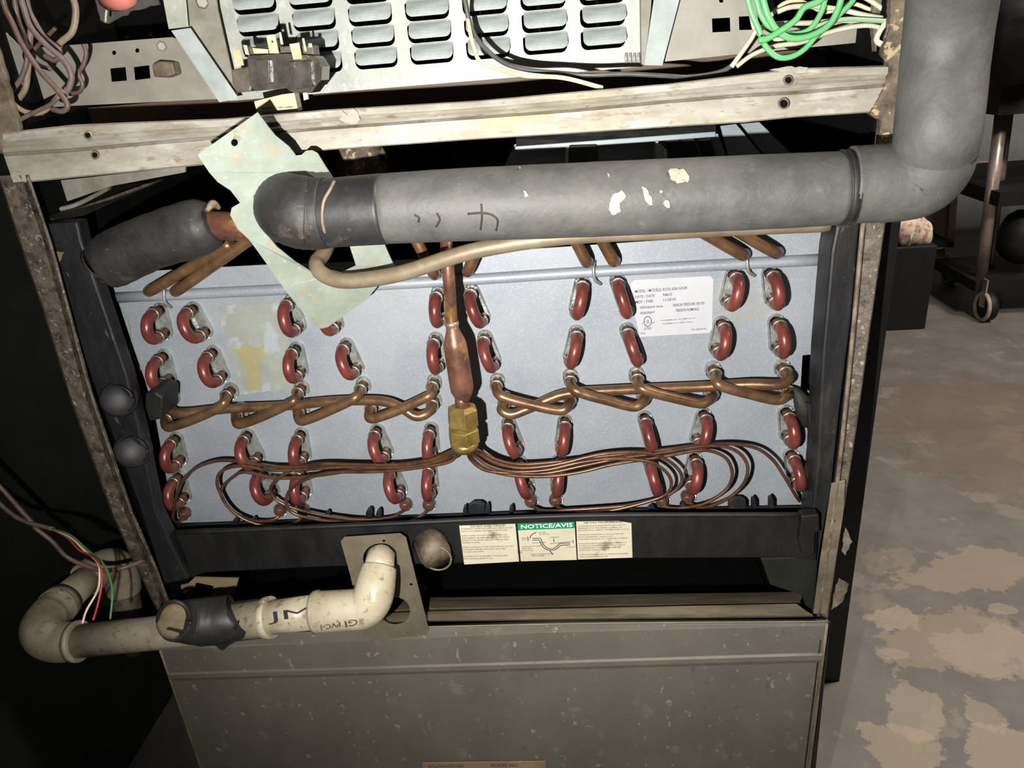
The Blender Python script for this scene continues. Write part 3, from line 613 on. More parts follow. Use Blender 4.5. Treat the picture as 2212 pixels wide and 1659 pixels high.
text_plane('lettering', [('DO NOT OVER TORQUE!', CN(285,198), CN(660,186), 22/5.027, .012)] + para(en, 180, 222, 745, 25, 13, 2.2), YN-.0002, m_ink, cs[0])
text_plane('lettering', [('NE PAS TROP SERRER', CN(1515,157), CN(1930,146), 18/5.027, .012)] + para(fr, 1450, 190, 2000, 24, 13, 1.2), YN-.0002, m_ink, cs[2])
hd = prism('green_header', [CN(793,160),CN(1412,140),CN(1417,205),CN(799,230)], YN-.0002, .0002, m_sgreen, cs[1])
text_plane('lettering', [('NOTICE/AVIS', CN(832,212), CN(1392,190), 42/5.027, .015)], YN-.0004, m_wht, cs[1])
def dl(pts, w=.00035): tube('diagram_line', [P(*CN(*p), YN-.0003) for p in pts], w, m_ink, cs[1], seg=5, n=4)
dl([(955,318),(1035,316),(1060,350),(1080,390),(1130,425),(1190,425),(1235,390),(1260,372),(1365,368)]); dl([(955,338),(1025,336),(1045,370),(1070,410),(1125,442),(1200,440),(1245,408),(1270,392),(1365,388)])
dl([(925,315),(950,275),(1000,250)]); dl([(1140,445),(1178,492)]); dl([(1185,320),(1190,355)]); dl([(905,300),(908,345)]); dl([(1395,335),(1397,368)]); dl([(950,365),(1100,360)], .0002); dl([(1150,375),(1380,350)], .0002)
text_plane('lettering', [('DRAIN', CN(838,320), CN(890,318), 2.4,.0), ('PAN', CN(838,338), CN(885,336), 2.4,.0), ('VENT OPEN', CN(1020,262), CN(1100,258), 2.4,.0), ('TO ROOM', CN(1025,280), CN(1135,276), 2.4,.0), ('2" MINIMUM', CN(1140,315), CN(1245,308), 2.4,.0), ('MINIMUM OF ONE', CN(838,415), CN(1045,405), 2.4,.0), ('TRAP DEPTH', CN(840,435), CN(950,430), 2.4,.0), ('FOR EACH UNIT', CN(842,457), CN(965,452), 2.4,.0), ('2" MINIMUM', CN(1325,420), CN(1420,414), 2.4,.0), ('FIELD SUPPLIED TRAP', CN(940,498), CN(1180,490), 2.6,.0), ('SIPHON FOURNI', CN(950,516), CN(1080,512), 2.6,.0)], YN-.0003, m_ink, cs[1])

# ------------------------------------------------------------------ drain cover plate
YV = -.012
cov = thing('drain_cover_plate', 'loose grey zinc cover plate with two large holes hanging behind white pipe elbow', 'plate', P(850, 1370, YV))
prism('plate_sheet', [(736,1170),(743,1161),(864,1153),(877,1162),(926,1360),(919,1372),(804,1384),(786,1374),(757,1245)], YV, .0012, m_cplate, cov, holes=[circ(820,1208,36,34,20), circ(853,1320,33,30,20), circ(829,1169,3.4,3,8), circ(888,1263,3.4,3,8), circ(880,1366,3.6,2.4,8)], bevel=.0003)

# ------------------------------------------------------------------ white drain pipe
YQ = -.055
pv = thing('drain_pipe', 'grimy white plastic drain pipe with elbows and a black taped tee', 'pipe', P(500, 1390, YQ))
r0 = RW(640,1320,YQ,74); r1 = r0*1.17; rs = RW(823,1194,-.02,62)
tube('pipe_stub', [P(821,1206,.004), P(822,1206,-.030)], rs*.93, m_pvcd, pv, smooth_path=False, seg=24)
lathe('pipe_end', P(824,1196,-.022), P(817,1235,-.040), [(0,rs*.80),(.05,rs*.95),(.5,rs*1.0),(1,rs*1.02)], m_pvc, pv, seg=28)
el = ptube('elbow', [(819,1226,-.036),(811,1265,-.048),(803,1295,-.055),(785,1314,-.058),(750,1318,-.058),(684,1322,YQ)], [r0*1.02,r1*.98,r1,r1*1.0,r1,r1*1.02], m_pvc, pv, seg=28, n=10)
ptube('collar_ring', [(690,1321,YQ),(680,1322,YQ)], r1*1.05, m_pvcg, pv, seg=28, smooth_path=False)
j0 = ptube('pipe_length', [(690,1321,YQ),(575,1335,YQ)], r0, m_pvc, pv, seg=28, smooth_path=False)
ptube('tee_fitting', [(588,1333,YQ),(574,1335,YQ),(572,1335,YQ),(480,1345,YQ)], [r1*1.04,r1*1.05,r1*.98,r1*.98], m_pvc, pv, seg=28, smooth_path=False)
ptube('pipe_length', [(480,1346,YQ),(350,1366,YQ),(150,1387,YQ)], r0*1.0, m_pvcg, pv, seg=28, smooth_path=False)
ptube('tape_wrap', [(512,1330,YQ-.004),(500,1336,YQ-.006),(450,1342,YQ-.010),(405,1342,YQ-.018),(376,1342,YQ-.028)], [r1*1.0,r1*1.14,r1*1.18,r1*1.06,r1*.92], m_tape, pv, seg=26, n=5, wob=.02, label='black tape wound round the tee')
prism('tape_tail', [(452,1374),(500,1362),(514,1340),(508,1384),(480,1407),(460,1392)], YQ-.022, .0012, m_tape, pv, bevel=.0003)
lathe('cloth_plug', P(379,1341,YQ-.026), P(373,1342,YQ-.0315), [(0,r1*.84),(.6,r1*.82),(1,r1*.62)], m_cloth, pv, seg=18, label='tan rag stuffed in the taped opening')
ptube('tape_lip', [(376+a, 1341+b, YQ-.0315) for a, b in circ(0,0,35,42,14)]+[(411,1341,YQ-.0315)], .0016, m_tape, pv, seg=6, n=2)
prism('tape_fold', [(348,1372),(362,1356),(402,1364),(392,1378),(362,1380)], YQ-.036, .0015, m_tape, pv, bevel=.0004)
ptube('elbow', [(160,1386,YQ),(125,1387,YQ),(98,1376,YQ+.002),(90,1356,YQ+.012),(104,1330,YQ+.030),(130,1305,YQ+.048)], [r1*1.0,r1*1.02,r1*1.03,r1*1.03,r1*1.02,r1*1.03], m_pvcg, pv, seg=28, n=10)
ptube('collar_ring', [(172,1385,YQ),(160,1386,YQ)], r1*1.06, m_pvcg, pv, seg=28, smooth_path=False)
ptube('collar_ring', [(120,1314,YQ+.042),(137,1298,YQ+.054)], r1*1.07, m_pvcg, pv, seg=28, smooth_path=False)
j1 = ptube('pipe_length', [(125,1309,YQ+.046),(200,1240,YQ+.105)], r0, m_pvc, pv, seg=28, smooth_path=False)
ptube('elbow', [(186,1252,YQ+.095),(216,1228,YQ+.115),(245,1222,YQ+.130),(262,1242,YQ+.135),(268,1275,YQ+.135)], [r1*1.04,r1*1.05,r1*1.08,r1*1.06,r1*1.05], m_pvcg, pv, seg=28, n=10)
ptube('pipe_length', [(266,1260,YQ+.135),(290,1400,YQ+.135)], r0, m_pvcd, pv, seg=24, smooth_path=False)
text_drape('lettering', [('JM', (580,1343), (672,1330), 20, .0)], [j0], m_ink, pv)
text_drape('lettering', [('DV', (180,1330), (212,1296), 17, .04)], [j1], m_inkb, pv)
text_drape('lettering', [('GI', (772,1336), (744,1342), 13, .02), ('PVC-I', (735,1343), (692,1351), 10, .02)], [el], m_pvcd, pv)

# ------------------------------------------------------------------ insulated suction pipe
YI = -.055; rI = RW(1000,443,YI,154)
ip = thing('insulated_pipe', 'thick grey foam-insulated refrigerant pipe running across the cabinet and up the right side', 'pipe', P(1300, 500, YI))
yv = YW(2055, 0, rI, 182); yv2 = YW(2023, 290, rI, 166)
sl = ptube('foam_sleeve', [(822,452,YI),(1000,443,YI),(1250,433,YI),(1500,422,YI),(1700,413,YI),(1818,407,YI)], [rI*.97,rI,rI*1.01,rI,rI*.99,rI*.97], m_insul, ip, seg=36, n=8, wob=.004, label='grey foam sleeve spattered with white foam')
tw = ptube('tape_wrap', [(698,462,YI),(760,457,YI),(832,452,YI)], [rI*.96,rI*.97,rI*.985], m_tape, ip, seg=36, n=8, label='shiny black tape')
ptube('elbow_sleeve', [(672,392,YI+.110),(648,412,YI+.070),(626,436,YI+.035),(624,450,YI+.012),(645,458,YI),(672,462,YI),(706,461,YI)], [rI*.85,rI*.9,rI*.95,rI*1.0,rI*1.03,rI*1.02,rI*.98], m_insulb, ip, seg=32, n=8, wob=.01, label='dark elbow sleeve at the left end')
ptube('glue_seam', [(706+a, 461+b, YI-rI*1.0*c) for a, b, c in ((16,-70,.35),(6,-50,.72),(-6,-28,.93),(-10,0,1.01),(-8,28,.95),(0,50,.72),(4,68,.35))], .0011, m_glue, ip, seg=6)
bn = ptube('joint_band', [(1812,408,YI),(1834,406,YI)], rI*1.005, m_insulb, ip, seg=36, smooth_path=False)
for x in (1814, 1832): ptube('band_edge', [(x,407.5,YI),(x+2.5,407.3,YI)], rI*1.02, m_insulb, ip, seg=36, smooth_path=False)
ptube('elbow_sleeve', [(1834,400,YI),(1880,398,YI-.001),(1940,394,YI-.002),(1982,382,YI-.004),(2008,352,YI-.008),(2020,310,YI-.012)], [rI*1.01,rI*1.02,rI*1.03,rI*1.05,rI*1.05,rI*.99], m_insul, ip, seg=36, n=8, wob=.006)
v1 = ptube('foam_sleeve', [(2018,330,YI-.010),(2026,270,YI-.016),(2040,130,(yv+YI)/2),(2056,0,yv),(2080,-180,yv-.03),(2102,-420,yv-.05)], rI, m_insul, ip, seg=36, n=6, wob=.004)
for i, (pl) in enumerate(([(1316,440),(1326,418),(1344,412),(1352,424),(1338,438),(1340,458),(1322,462),(1315,452)], [(1385,404),(1394,406),(1408,428),(1410,442),(1398,438),(1390,420)], [(1424,411),(1431,412),(1431,417),(1425,417)], [(1436,432),(1446,436),(1447,448),(1440,448),(1432,440)], [(1443,372),(1455,366),(1476,368),(1488,382),(1485,396),(1470,386),(1462,398),(1448,388)], [(1130,412),(1136,414),(1142,424),(1134,426)], [(1311,375),(1317,380),(1316,385)], [(1120,364),(1125,364),(1124,368)])):
    decal('foam_splat', rag(pl, 2.0, 5), [sl], m_splat, ip, lift=.0011)
for pl in ([(1022,400+5),(1038,402),(1042,408),(1040,460),(1036,462),(1036,412)], [(1045,458),(1076,466),(1074,490),(1070,490),(1071,470),(1045,461)]):
    pass
for pth in ([(1010,462),(1040,460),(1062,464),(1075,476),(1072,498)], [(1040,440),(1041,470),(1038,496)], [(895,464),(905,470),(904,480)], [(944,460),(950,474),(942,490)]):
    tr = bvh(sl); pts = []
    for x, y in pth:
        h = tr.ray_cast(CAMP, ray(x, y).normalized()); pts.append(h[0])
    tube('crack', pts, .0007, m_insulb, ip, seg=6)
# lower left insulated pipe
Y2 = -.002
ip2 = thing('insulated_pipe', 'short dark insulated pipe slanting behind the left stile above the coil', 'pipe', P(300, 600, Y2))
r2 = RW(330,520,Y2,118)
ptube('foam_sleeve', [(233,568,Y2+.004),(236,567,Y2+.004),(270,548,Y2+.003),(330,522,Y2),(400,500,Y2),(440,487,Y2),(462,480,Y2)], [r2*.86,r2*.98,r2*1.02,r2,r2*1.02,r2*.96,r2*.72], m_insulb, ip2, seg=30, n=6, wob=.015)
ptube('copper_core', [(448,486,Y2),(560,492,Y2+.01),(640,494,Y2+.02)], RW(480,485,Y2,62), m_copred, ip2, seg=24, smooth_path=False)
ptube('torn_lip', [(447,455,Y2-.016),(460,440,Y2-.010),(474,450,Y2-.006)], [.0015,.0028,.0015], m_glue, ip2, seg=8)

# liquid line
ll_ = ptube('liquid_line', [(720,500,.03),(700,545,.004),(684,568,-.012),(694,590,-.022),(735,606,-.028),(807,602,-.032),(882,586,-.036),(1000,548,-.040),(1113,525,-.040),(1226,512,-.038),(1339,505,-.036),(1452,500,-.034),(1600,492,-.034),(1790,484,-.034)], [.0056]*9+[.0052]*5, m_line, None, seg=16, n=8)
tag(ll_, 'dusty bare copper tube curving under the big grey insulated pipe', 'tube')

# bent green plate round the pipe
YG = lambda x, y: -.070 + (x-430)*.00017 + max(0, y-560)*.00014
gp = prism('pipe_cover_plate', [(554,243),(429,334),(454,372),(472,393),(499,411),(519,438),(500,449),(496,465),(511,495),(536,519),(611,619),(680,703),(695,709),(710,705),(790,649),(852,575),(832,528),(760,455),(724,392),(698,353),(684,331),(672,325),(660,326),(650,335),(638,336),(623,317),(593,293),(578,275)],
   YG, .0012, m_green, None, holes=[[(569,399),(611,375),(659,369),(700,395),(738,465),(757,536),(768,574),(735,590),(712,585),(689,600),(635,566),(596,534),(569,501),(551,459),(549,423)], circ(507,308,8,8,10,)], sub=3, warp=lambda c: Vector((0, .0016*math.sin((c.x*.8+c.z)*62), 0)))
for f in gp.data.polygons: f.use_smooth = False
tag(gp, 'bent pale green metal plate with a screw hole hung round the insulated elbow', 'plate')

# ------------------------------------------------------------------ louvered panel
YL = .085
lv = thing('louvered_panel', 'pale grey steel panel with rows of pressed louvers above the cross rail', 'panel', P(1000, 180, YL))
c0, g0, c2 = P(813.7,123,YL), P(1304.5,80,YL), P(800,29,YL)
dx = (g0.x-c0.x)/4; dz = (c2.z-c0.z)/2; zb = (c0.z+g0.z)/2; slx = (g0.z-c0.z)/4
hw, hh = dx*.375, dz*.40
def rrect(cx, cz, w, h, r, n=5, topsq=True):
    out = []
    for sx, sz, a0 in ((1,-1,-PI/2),(1,1,0),(-1,1,PI/2),(-1,-1,PI)):
        rr = r if sz < 0 else r*.35
        for i in range(n):
            a = a0 + PI/2*i/(n-1); out.append((cx + sx*(w-rr) + rr*math.cos(a), cz + sz*(h-rr) + rr*math.sin(a)))
    return out
cells = [(c0.x + i*dx, c0.z + i*slx + j*dz) for i in range(-2, 5) for j in range(0, 5)]
oul = [(c0.x-2.62*dx, c0.z-2.6*slx-dz*.95), (c0.x+4.62*dx, c0.z+4.6*slx-dz*.85), (c0.x+4.62*dx, c0.z+4.6*slx+dz*4.8), (c0.x-2.62*dx, c0.z-2.6*slx+dz*4.8)]
bl = P(497,222,YL); 
oul = [(P(497,218,YL).x, P(497,218,YL).z), (P(1388,144,YL).x, P(1388,144,YL).z), (P(1388,144,YL).x, c0.z+dz*5), (P(497,218,YL).x, c0.z+dz*5)]
loops = [oul] + [rrect(cx-hw*.04, cz-hh*.28, hw*1.02, hh*1.06, hh*.85) for cx, cz in cells if True]
fl3 = [Vector((x, 0, z)) for lp in loops for x, z in lp]
tris = geometry.tessellate_polygon([[Vector((x, z, 0)) for x, z in lp] for lp in loops])
n = len(fl3); vs = [Vector((p.x, YL, p.z)) for p in fl3] + [Vector((p.x, YL+.0012, p.z)) for p in fl3]
fs = [tuple(t) for t in tris] + [tuple(i+n for i in t[::-1]) for t in tris]; s = 0
for lp in loops:
    for i in range(len(lp)): fs.append((s+i, s+(i+1)%len(lp), s+(i+1)%len(lp)+n, s+i+n))
    s += len(lp)
me = bpy.data.meshes.new('m'); me.from_pydata(vs, [], fs); fixn(me); link('panel_sheet', me, m_louver, lv)
# one hood, shared
o_ = rrect(0, 0, hw*.98, hh*.98, hh*.75, n=6)
def hy(x, z):
    t = min(1, max(0, (hh*.85-z)/(hh*1.7))); return -.0065*math.sin(t*PI*.5) - .0008*(1-(x/hw)**2)
grid = [[Vector((x*k, hy(x*k, z*k), z*k)) for x, z in o_] for k in (1, .8, .5, .2)]
N_ = len(o_); vv = [v for g_ in grid for v in g_]; n4 = len(vv); vv += [v + Vector((0, .0009, 0)) for v in vv]
ff = []
for g_ in range(3):
    for i in range(N_):
        q_ = (g_*N_+i, g_*N_+(i+1)%N_, (g_+1)*N_+(i+1)%N_, (g_+1)*N_+i); ff.append(q_); ff.append(tuple(k+n4 for k in q_[::-1]))
ff += [tuple(range(3*N_, 4*N_)), tuple(k+n4 for k in range(3*N_, 4*N_))[::-1]] + [(i, (i+1)%N_, n4+(i+1)%N_, n4+i) for i in range(N_)]
hood = bpy.data.meshes.new('louver'); hood.from_pydata(vv, [], ff); fixn(hood); hood.materials.append(m_hood)
for cx, cz in cells:
    o = bpy.data.objects.new('louver', hood); COL.objects.link(o); o.parent = lv; o.location = Vector((cx+hw*.03, YL, cz+hh*.11)) - lv.location
# spring tabs by the right edge
for i in range(4): ptube('embossed_tab', [(1353+i*9,116,YL-.001),(1352+i*9,126,YL-.003),(1354+i*9,137,YL-.001)], .0012, m_louver, lv, seg=6)

def mount(label, poly, Y, holes, screws, gname):
    t = thing('mounting_plate', label, 'plate', P(poly[0][0], poly[-1][1], Y))
    prism('plate_sheet', poly, Y, .0012, m_plate, t, holes=holes, bevel=.0003)
    for x, y, r in screws:
        lathe('screw', P(x, y, Y), P(x, y, Y-.003), [(0,RW(x,y,Y,2*r)),(.7,RW(x,y,Y,2*r)),(1,RW(x,y,Y,1.5*r))], m_chan, t, seg=6, flat=True)
    return t
YM = .070
mp1 = mount('grey zinc plate with two square openings left of the louvered panel', [(40,106),(160,97),(372,80),(395,90),(480,212),(468,214),(150,229),(44,236)], YM, [[(237,148),(271,145),(274,174),(240,177)], [(288,145),(322,141),(325,169),(291,173)], circ(246,114,5,5,8), circ(296,109,5,5,8)], [(349,100,11)], None)
prism('plastic_clip', [(327,140),(341,132),(372,134),(378,160),(358,168),(332,166)], YM-.012, .012, m_pvcd, mp1, bevel=.001)
mp2 = mount('cream grey plate with two square openings right of the louvered panel', [(1473,-30),(1625,-30),(1642,64),(1700,60),(1854,50),(1854,92),(1436,133)], YM, [[(1538,40),(1577,38),(1578,68),(1539,70)], [(1596,36),(1630,34),(1632,64),(1597,65)], circ(1558,2,5,4,8)], [], None)
t = thing('support_channel', 'bent grey steel channel between the left plate and the louvers', 'channel', P(490, 214, .06))
prism('web', [(396,-40),(462,-40),(470,20),(512,205),(500,206),(460,145),(408,62),(398,0)], .068, .0015, m_chan, t)
prism('lower_flange', [(369,66),(410,60),(516,214),(473,221)], .056, .0015, m_hood, t, bevel=.0003)
prism('upper_flange', [(345,-40),(397,-40),(406,58),(364,63),(352,0)], .058, .0015, m_louver, t, bevel=.0003)
lathe('screw', P(437,5,.068), P(437,5,.062), [(0,.005),(1,.004)], m_chan, t, seg=6, flat=True)
t = thing('support_channel', 'bright blue-grey steel channel at the right end of the louvers', 'channel', P(1415, 141, .06))
prism('face', [(1408,-40),(1482,-40),(1468,0),(1431,142),(1391,141),(1412,0)], .062, .0015, m_hood, t, bevel=.0003)
prism('lip', [(1384,-40),(1410,-40),(1406,20),(1392,141),(1386,141)], .070, .010, m_chan, t)

# ------------------------------------------------------------------ contactor
YK = .020
ct = thing('contactor', 'small smoky electrical contactor with cream tabs hanging before the louvers', 'contactor', P(600, 245, YK))
def C1(x, y): return (x/2.989, y/2.989)
prism('base', [C1(*p) for p in ((1490,450),(1600,430),(1630,470),(1620,590),(1530,600),(1500,540))], YK, .02, m_relayb, ct, bevel=.001)
prism('cover', [C1(*p) for p in ((1590,360),(1850,345),(2030,360),(2075,430),(2070,520),(2010,600),(1900,600),(1840,570),(1650,590),(1610,560))], YK-.004, .022, m_relay, ct, bevel=.0015)
prism('cover_step', [C1(*p) for p in ((1640,390),(1740,380),(1745,540),(1660,560))], YK-.008, .006, m_relay, ct, bevel=.001)
prism('cover_step', [C1(*p) for p in ((1860,400),(2000,390),(2015,560),(1900,580),(1870,470))], YK-.009, .006, m_relay, ct, bevel=.001)
prism('top_deck', [C1(*p) for p in ((1580,300),(1700,305),(2020,290),(2030,360),(1850,350),(1600,365))], YK+.004, .014, m_relayb, ct, bevel=.001)
for pl, dy in (([(1500,325),(1550,320),(1575,420),(1520,435)],0), ([(1720,235),(1740,225),(1775,225),(1800,345),(1740,345)],-.004), ([(1868,285),(1930,275),(1950,380),(1895,385)],-.004), ([(1570,290),(1592,292),(1608,355),(1585,352)],.002), ([(1800,210),(1812,208),(1828,288),(1812,285)],.004), ([(1950,248),(1962,246),(1980,330),(1966,332)],.004), ([(1630,310),(1730,318),(1730,345),(1640,345)],0), ([(1990,280),(2012,280),(2014,305),(1994,306)],0)):
    hl = [[C1(*q) for q in ((1752,262),(1764,262),(1764,276),(1752,276))]] if pl[0][0] == 1720 else []
    prism('terminal_tab', [C1(*p) for p in pl], YK-.002+dy, .0010, m_cream, ct, holes=hl)
lb_ = prism('label_card', [C1(*p) for p in ((1640,655),(1820,610),(1900,600),(1925,715),(1830,740),(1665,745))], YK+.004, .010, m_cream, ct, label='cream card below the cover')
text_plane('lettering', [('901-5001', C1(1800,700), C1(1890,695), 3.6, .02), ('120/240V', C1(1690,708), C1(1760,700), 3.6, .02), ('TS 82/8 R NO', C1(1690,736), C1(1800,728), 3.6, .02)], YK+.0036, m_ink, lb_)
prism('prong', [C1(*p) for p in ((1955,600),(1985,598),(1990,640),(1962,648))], YK, .002, m_white, ct)

# ------------------------------------------------------------------ wires
def wire(label, pts, w, mat, Y=.02, group=None, name='wire', closed=False):
    if len(pts[0]) == 2: pts = [(x, y, Y) for x, y in pts]
    x, y, yy = pts[len(pts)//2]
    o = ptube(name, pts, RW(x, y, yy, w), mat, None, seg=8, n=6); tag(o, label, 'wire', group); return o
wire('black sleeved wire crossing the louvers down to the right', [(985,-320,.05),(994,-150,.05),(1000,-30,.05),(1006,10,.05),(1018,60,.05),(1041,97,.045),(1085,134,.040),(1135,150,.035),(1202,157,.03),(1269,162,.025),(1352,160,.025),(1440,164,.025),(1492,166,.03),(1560,154,.035),(1600,125,.04)], 10, m_wblack)
wire('cream wire beside the black one before the louvers', [(1020,-320,.055),(1014,-150,.055),(1012,-30,.055),(1010,30,.052),(1014,62,.046),(1023,100,.042),(1038,133,.036),(1085,151,.03),(1135,164,.02),(1215,168,.012),(1302,190,.012)], 9, m_wcream)
wire('short black wire drooping below the rail before the duct', [(1150,285,.10),(1166,300,.10),(1180,320,.10),(1187,340,.10),(1188,375,.10)], 9, m_wblk)
G1 = 'dusty wires hanging in the upper left corner'
W1 = [('rust-brown wire, frontmost of the upper left tangle', [(2,-20),(12,20),(27,50),(50,100),(84,150),(117,187),(138,212),(146,230),(134,240),(112,236)], 12, m_wbrown, .005),
 ('purple-grey wire hooking right at the upper left', [(40,-20),(52,20),(67,60),(100,97),(134,127),(154,160),(150,187),(140,204),(146,190)], 13, m_wgrey, .012),
 ('grey wire just behind the rust-brown one', [(54,-20),(62,20),(77,50),(98,82),(128,108),(120,130),(96,120)], 12, m_wgrey, .022),
 ('pale looped wire at the right of the tangle', [(150,-20),(162,10),(163,40),(155,70),(135,88),(122,100)], 14, m_wtan, .030),
 ('dark wire curving beside the plate edge', [(180,95),(186,115),(180,140),(170,160),(178,182),(172,198),(150,203)], 9, m_wbrown, .035),
 ('tan wire along the bottom of the tangle', [(20,205),(30,225),(60,243),(95,240),(120,215),(136,195)], 11, m_wtan, .010),
 ('grey wire arching over the rail end', [(10,290),(26,270),(50,255),(80,240),(110,225),(128,208)], 9, m_wgrey, .004),
 ('thin tan wire at the left end of the rail', [(14,160),(18,200),(36,232),(70,246),(92,244)], 9, m_wtan, .014),
 ('dark purple wire at the far left', [(28,-20),(38,40),(52,80),(58,130),(45,170),(24,200),(16,230)], 11, m_wgrey, .030),
 ('pale wire running straight down at the left edge', [(70,40),(64,90),(60,150),(55,190),(40,215)], 13, m_wtan, .034),
 ('brown wire crossing behind the loops', [(120,60),(100,80),(80,100),(66,120),(84,140),(110,150)], 9, m_wbrown, .030)]
for a in W1: wire(a[0], a[1], a[2], a[3], Y=a[4], group=G1)
def C3(x, y): return (1400+x/2.724, y/2.724)
G2 = 'green wires looped at the upper right'
for lb, pts, w, Y in (('green wire forming the lowest loop at upper right', [(570,-60),(590,10),(610,80),(650,170),(690,270),(760,335),(840,335),(920,290),(1000,200),(1100,110),(1200,10),(1225,-60)], 12, .010),
  ('bright green wire forming the middle loop', [(665,-60),(680,10),(705,90),(760,180),(840,225),(950,212),(1060,150),(1115,60),(1150,-60)], 14, .004),
  ('green wire forming the smallest loop', [(620,-60),(640,10),(665,90),(720,160),(830,200),(940,180),(1010,90),(1040,0),(1050,-60)], 12, .016),
  ('green wire crossing the loops from top right to lower left', [(1060,-60),(1010,5),(920,45),(870,115),(790,175),(700,228),(650,236)], 14, -.002)):
    wire(lb, [C3(*p) for p in pts], w, m_wgreen, Y=Y, group=G2)
G3 = 'white wires bundled behind the green loops'
for lb, pts, w, mt, Y in (('long white wire from the stile tie down to the rail', [(1400,140),(1300,135),(1150,120),(950,135),(780,140),(650,170),(600,240),(490,395)], 11, m_wwhite, .030),
  ('white wire second from the top of the bundle', [(1400,110),(1280,90),(1150,60),(1000,40),(850,40),(760,70)], 11, m_wwhite, .026),
  ('grey-white wire lowest of the bundle', [(1400,170),(1280,150),(1100,180),(900,250),(760,270),(620,320),(520,392)], 10, m_wwhite, .022),
  ('pale wire across the middle of the loops', [(1400,125),(1250,110),(1080,140),(900,210),(740,230),(640,190),(610,110),(590,-30)], 9, m_wwhite, .034),
  ('cream wire curling inside the green loops', [(1380,95),(1200,20),(1050,70),(900,10),(800,20),(720,100),(740,150),(830,150)], 9, m_wcream, .036),
  ('white wire running up behind the loops', [(1390,60),(1320,10),(1230,-40)], 11, m_wwhite, .030),
  ('white wire curving down along the stile', [(1400,130),(1360,190),(1345,240),(1390,270)], 12, m_wwhite, .018),
  ('pale green wire running flat to the stile', [(900,215),(1010,150),(1150,115),(1290,118),(1400,125)], 10, M('pale_green_wire', (140,170,140)), .020)):
    wire(lb, [C3(*p) for p in pts], w, mt, Y=Y, group=G3)
for nm, lb, pl, Y, mt in (('sheet_scrap', 'grey crumpled sheet at the left edge behind the wires', [(0,60),(40,100),(62,180),(30,230),(-30,200),(-30,60)], .05, m_chan), ('sheet_scrap', 'dim grey torn insulation above the left plate', [(196,-30),(330,-30),(345,10),(290,22),(236,50),(216,44)], .10, m_insul)):
    o = prism(nm, rag(pl, 3, 10), Y, .002, mt, None); tag(o, lb, 'sheet')
# wire nut at top left
wn = lathe('wire_nut', P(238,-14,.06), P(280,-6,.05), [(0,.012),(.6,.010),(1,.006)], M('salmon_plastic', (214,130,116)), None, seg=12); tag(wn, 'salmon plastic wire nut at the top edge above the left plate', 'wire nut')
wire('cream wire hanging from the salmon wire nut', [(248,2,.06),(236,10,.06),(230,24,.06),(228,48,.06)], 5, m_wcream)
# thermostat cables
o = ptube('wire', [(-320,800,-.02),(-120,930,-.02),(0,1052,-.02),(43,1100,-.02),(73,1133,-.02),(78,1142,-.02),(111,1168,-.02),(142,1201,-.02),(177,1219,-.02),(220,1232,-.02),(266,1227,-.02),(311,1211,-.004)], RW(100,1150,-.02,10), m_wbrown, None, seg=8); tag(o, 'brown sheathed wire running from the left edge to the stile', 'wire')
tcb = thing('thermostat_cable', 'grey-brown cable at left with bare green, white and red strands spread over the white pipe', 'cable', P(114, 1143, -.03))
ptube('sheath', [(-320,880,-.01),(-120,1000,-.01),(-30,1062,-.01),(15,1102,-.015),(51,1125,-.02),(115,1143,-.03)], RW(100,1150,-.02,9), m_wgrey, tcb, seg=8)
for mt, pts in ((m_wgr2, [(112,1142),(152,1156),(190,1189),(220,1214),(238,1252),(242,1290),(238,1338)]), (m_wcream, [(112,1143),(152,1161),(182,1189),(210,1214),(215,1242),(210,1277),(187,1318),(178,1346)]), (m_wred, [(112,1143),(147,1163),(172,1189),(203,1204),(218,1227),(219,1265),(210,1310),(201,1339)])):
    ptube('strand', [(x, y, -.03-.012*i) for i, (x, y) in enumerate(pts)], RW(200,1200,-.05,4.6), mt, tcb, seg=6)

# ------------------------------------------------------------------ inside the cabinet above the coil
dc = thing('duct_collar', 'blue-grey metal duct collar with foil tape seen above the insulated pipe', 'duct', P(1300, 340, .16))
prism('back_sheet', [(1112,312),(1548,282),(1600,420),(1060,420)], .070, .002, m_duct, dc)
prism('collar_flange', [(1112,316),(1546,284),(1546,296),(1112,328)], .046, .005, m_duct, dc, bevel=.0006)
strip('foil_tape', [[(1115,290,.064),(1250,282,.063),(1400,272,.064),(1546,262,.064)],[(1115,300,.056),(1250,293,.058),(1400,282,.056),(1546,272,.057)],[(1115,315,.050),(1250,305,.050),(1400,295,.050),(1546,284,.050)]], m_foil, dc, thick=.0006)
prism('post', [(1228,316),(1232,314),(1290,312),(1300,400),(1226,400)], .042, .01, m_insulb, dc, bevel=.002)
prism('post_edge', [(1222,318),(1230,316),(1230,400),(1220,400)], .043, .01, m_louver, dc)
for i in range(4): prism('fin', [(1417+i*6,306+i*6),(1422+i*6,306+i*6),(1424+i*6,400),(1416+i*6,400)], .044-i*.002, .015, m_louver, dc)
for x in (1436, 1470, 1506): prism('dark_slat', [(x,302),(x+28,299),(x+64,400),(x+34,400)], .050, .004, m_cart, dc)
sd = thing('duct_wall', 'dim grey slanting duct wall seen right of the duct collar', 'duct', P(1600, 340, .18))
prism('sheet', [(1556,272),(1590,268),(1700,400),(1590,400)], .070, .002, m_duct, sd); prism('sheet', [(1596,268),(1640,264),(1780,400),(1706,400)], .085, .002, m_duct, sd)
bm_ = thing('blower_motor', 'rusty brown round motor end in the dark above the insulated pipe', 'motor', P(770, 390, .08))
lathe('motor_shell', P(720,352,.12), P(800,352,.07), [(0,.022),(.75,.022),(.95,.018),(1,.008)], m_rust, bm_, seg=24)
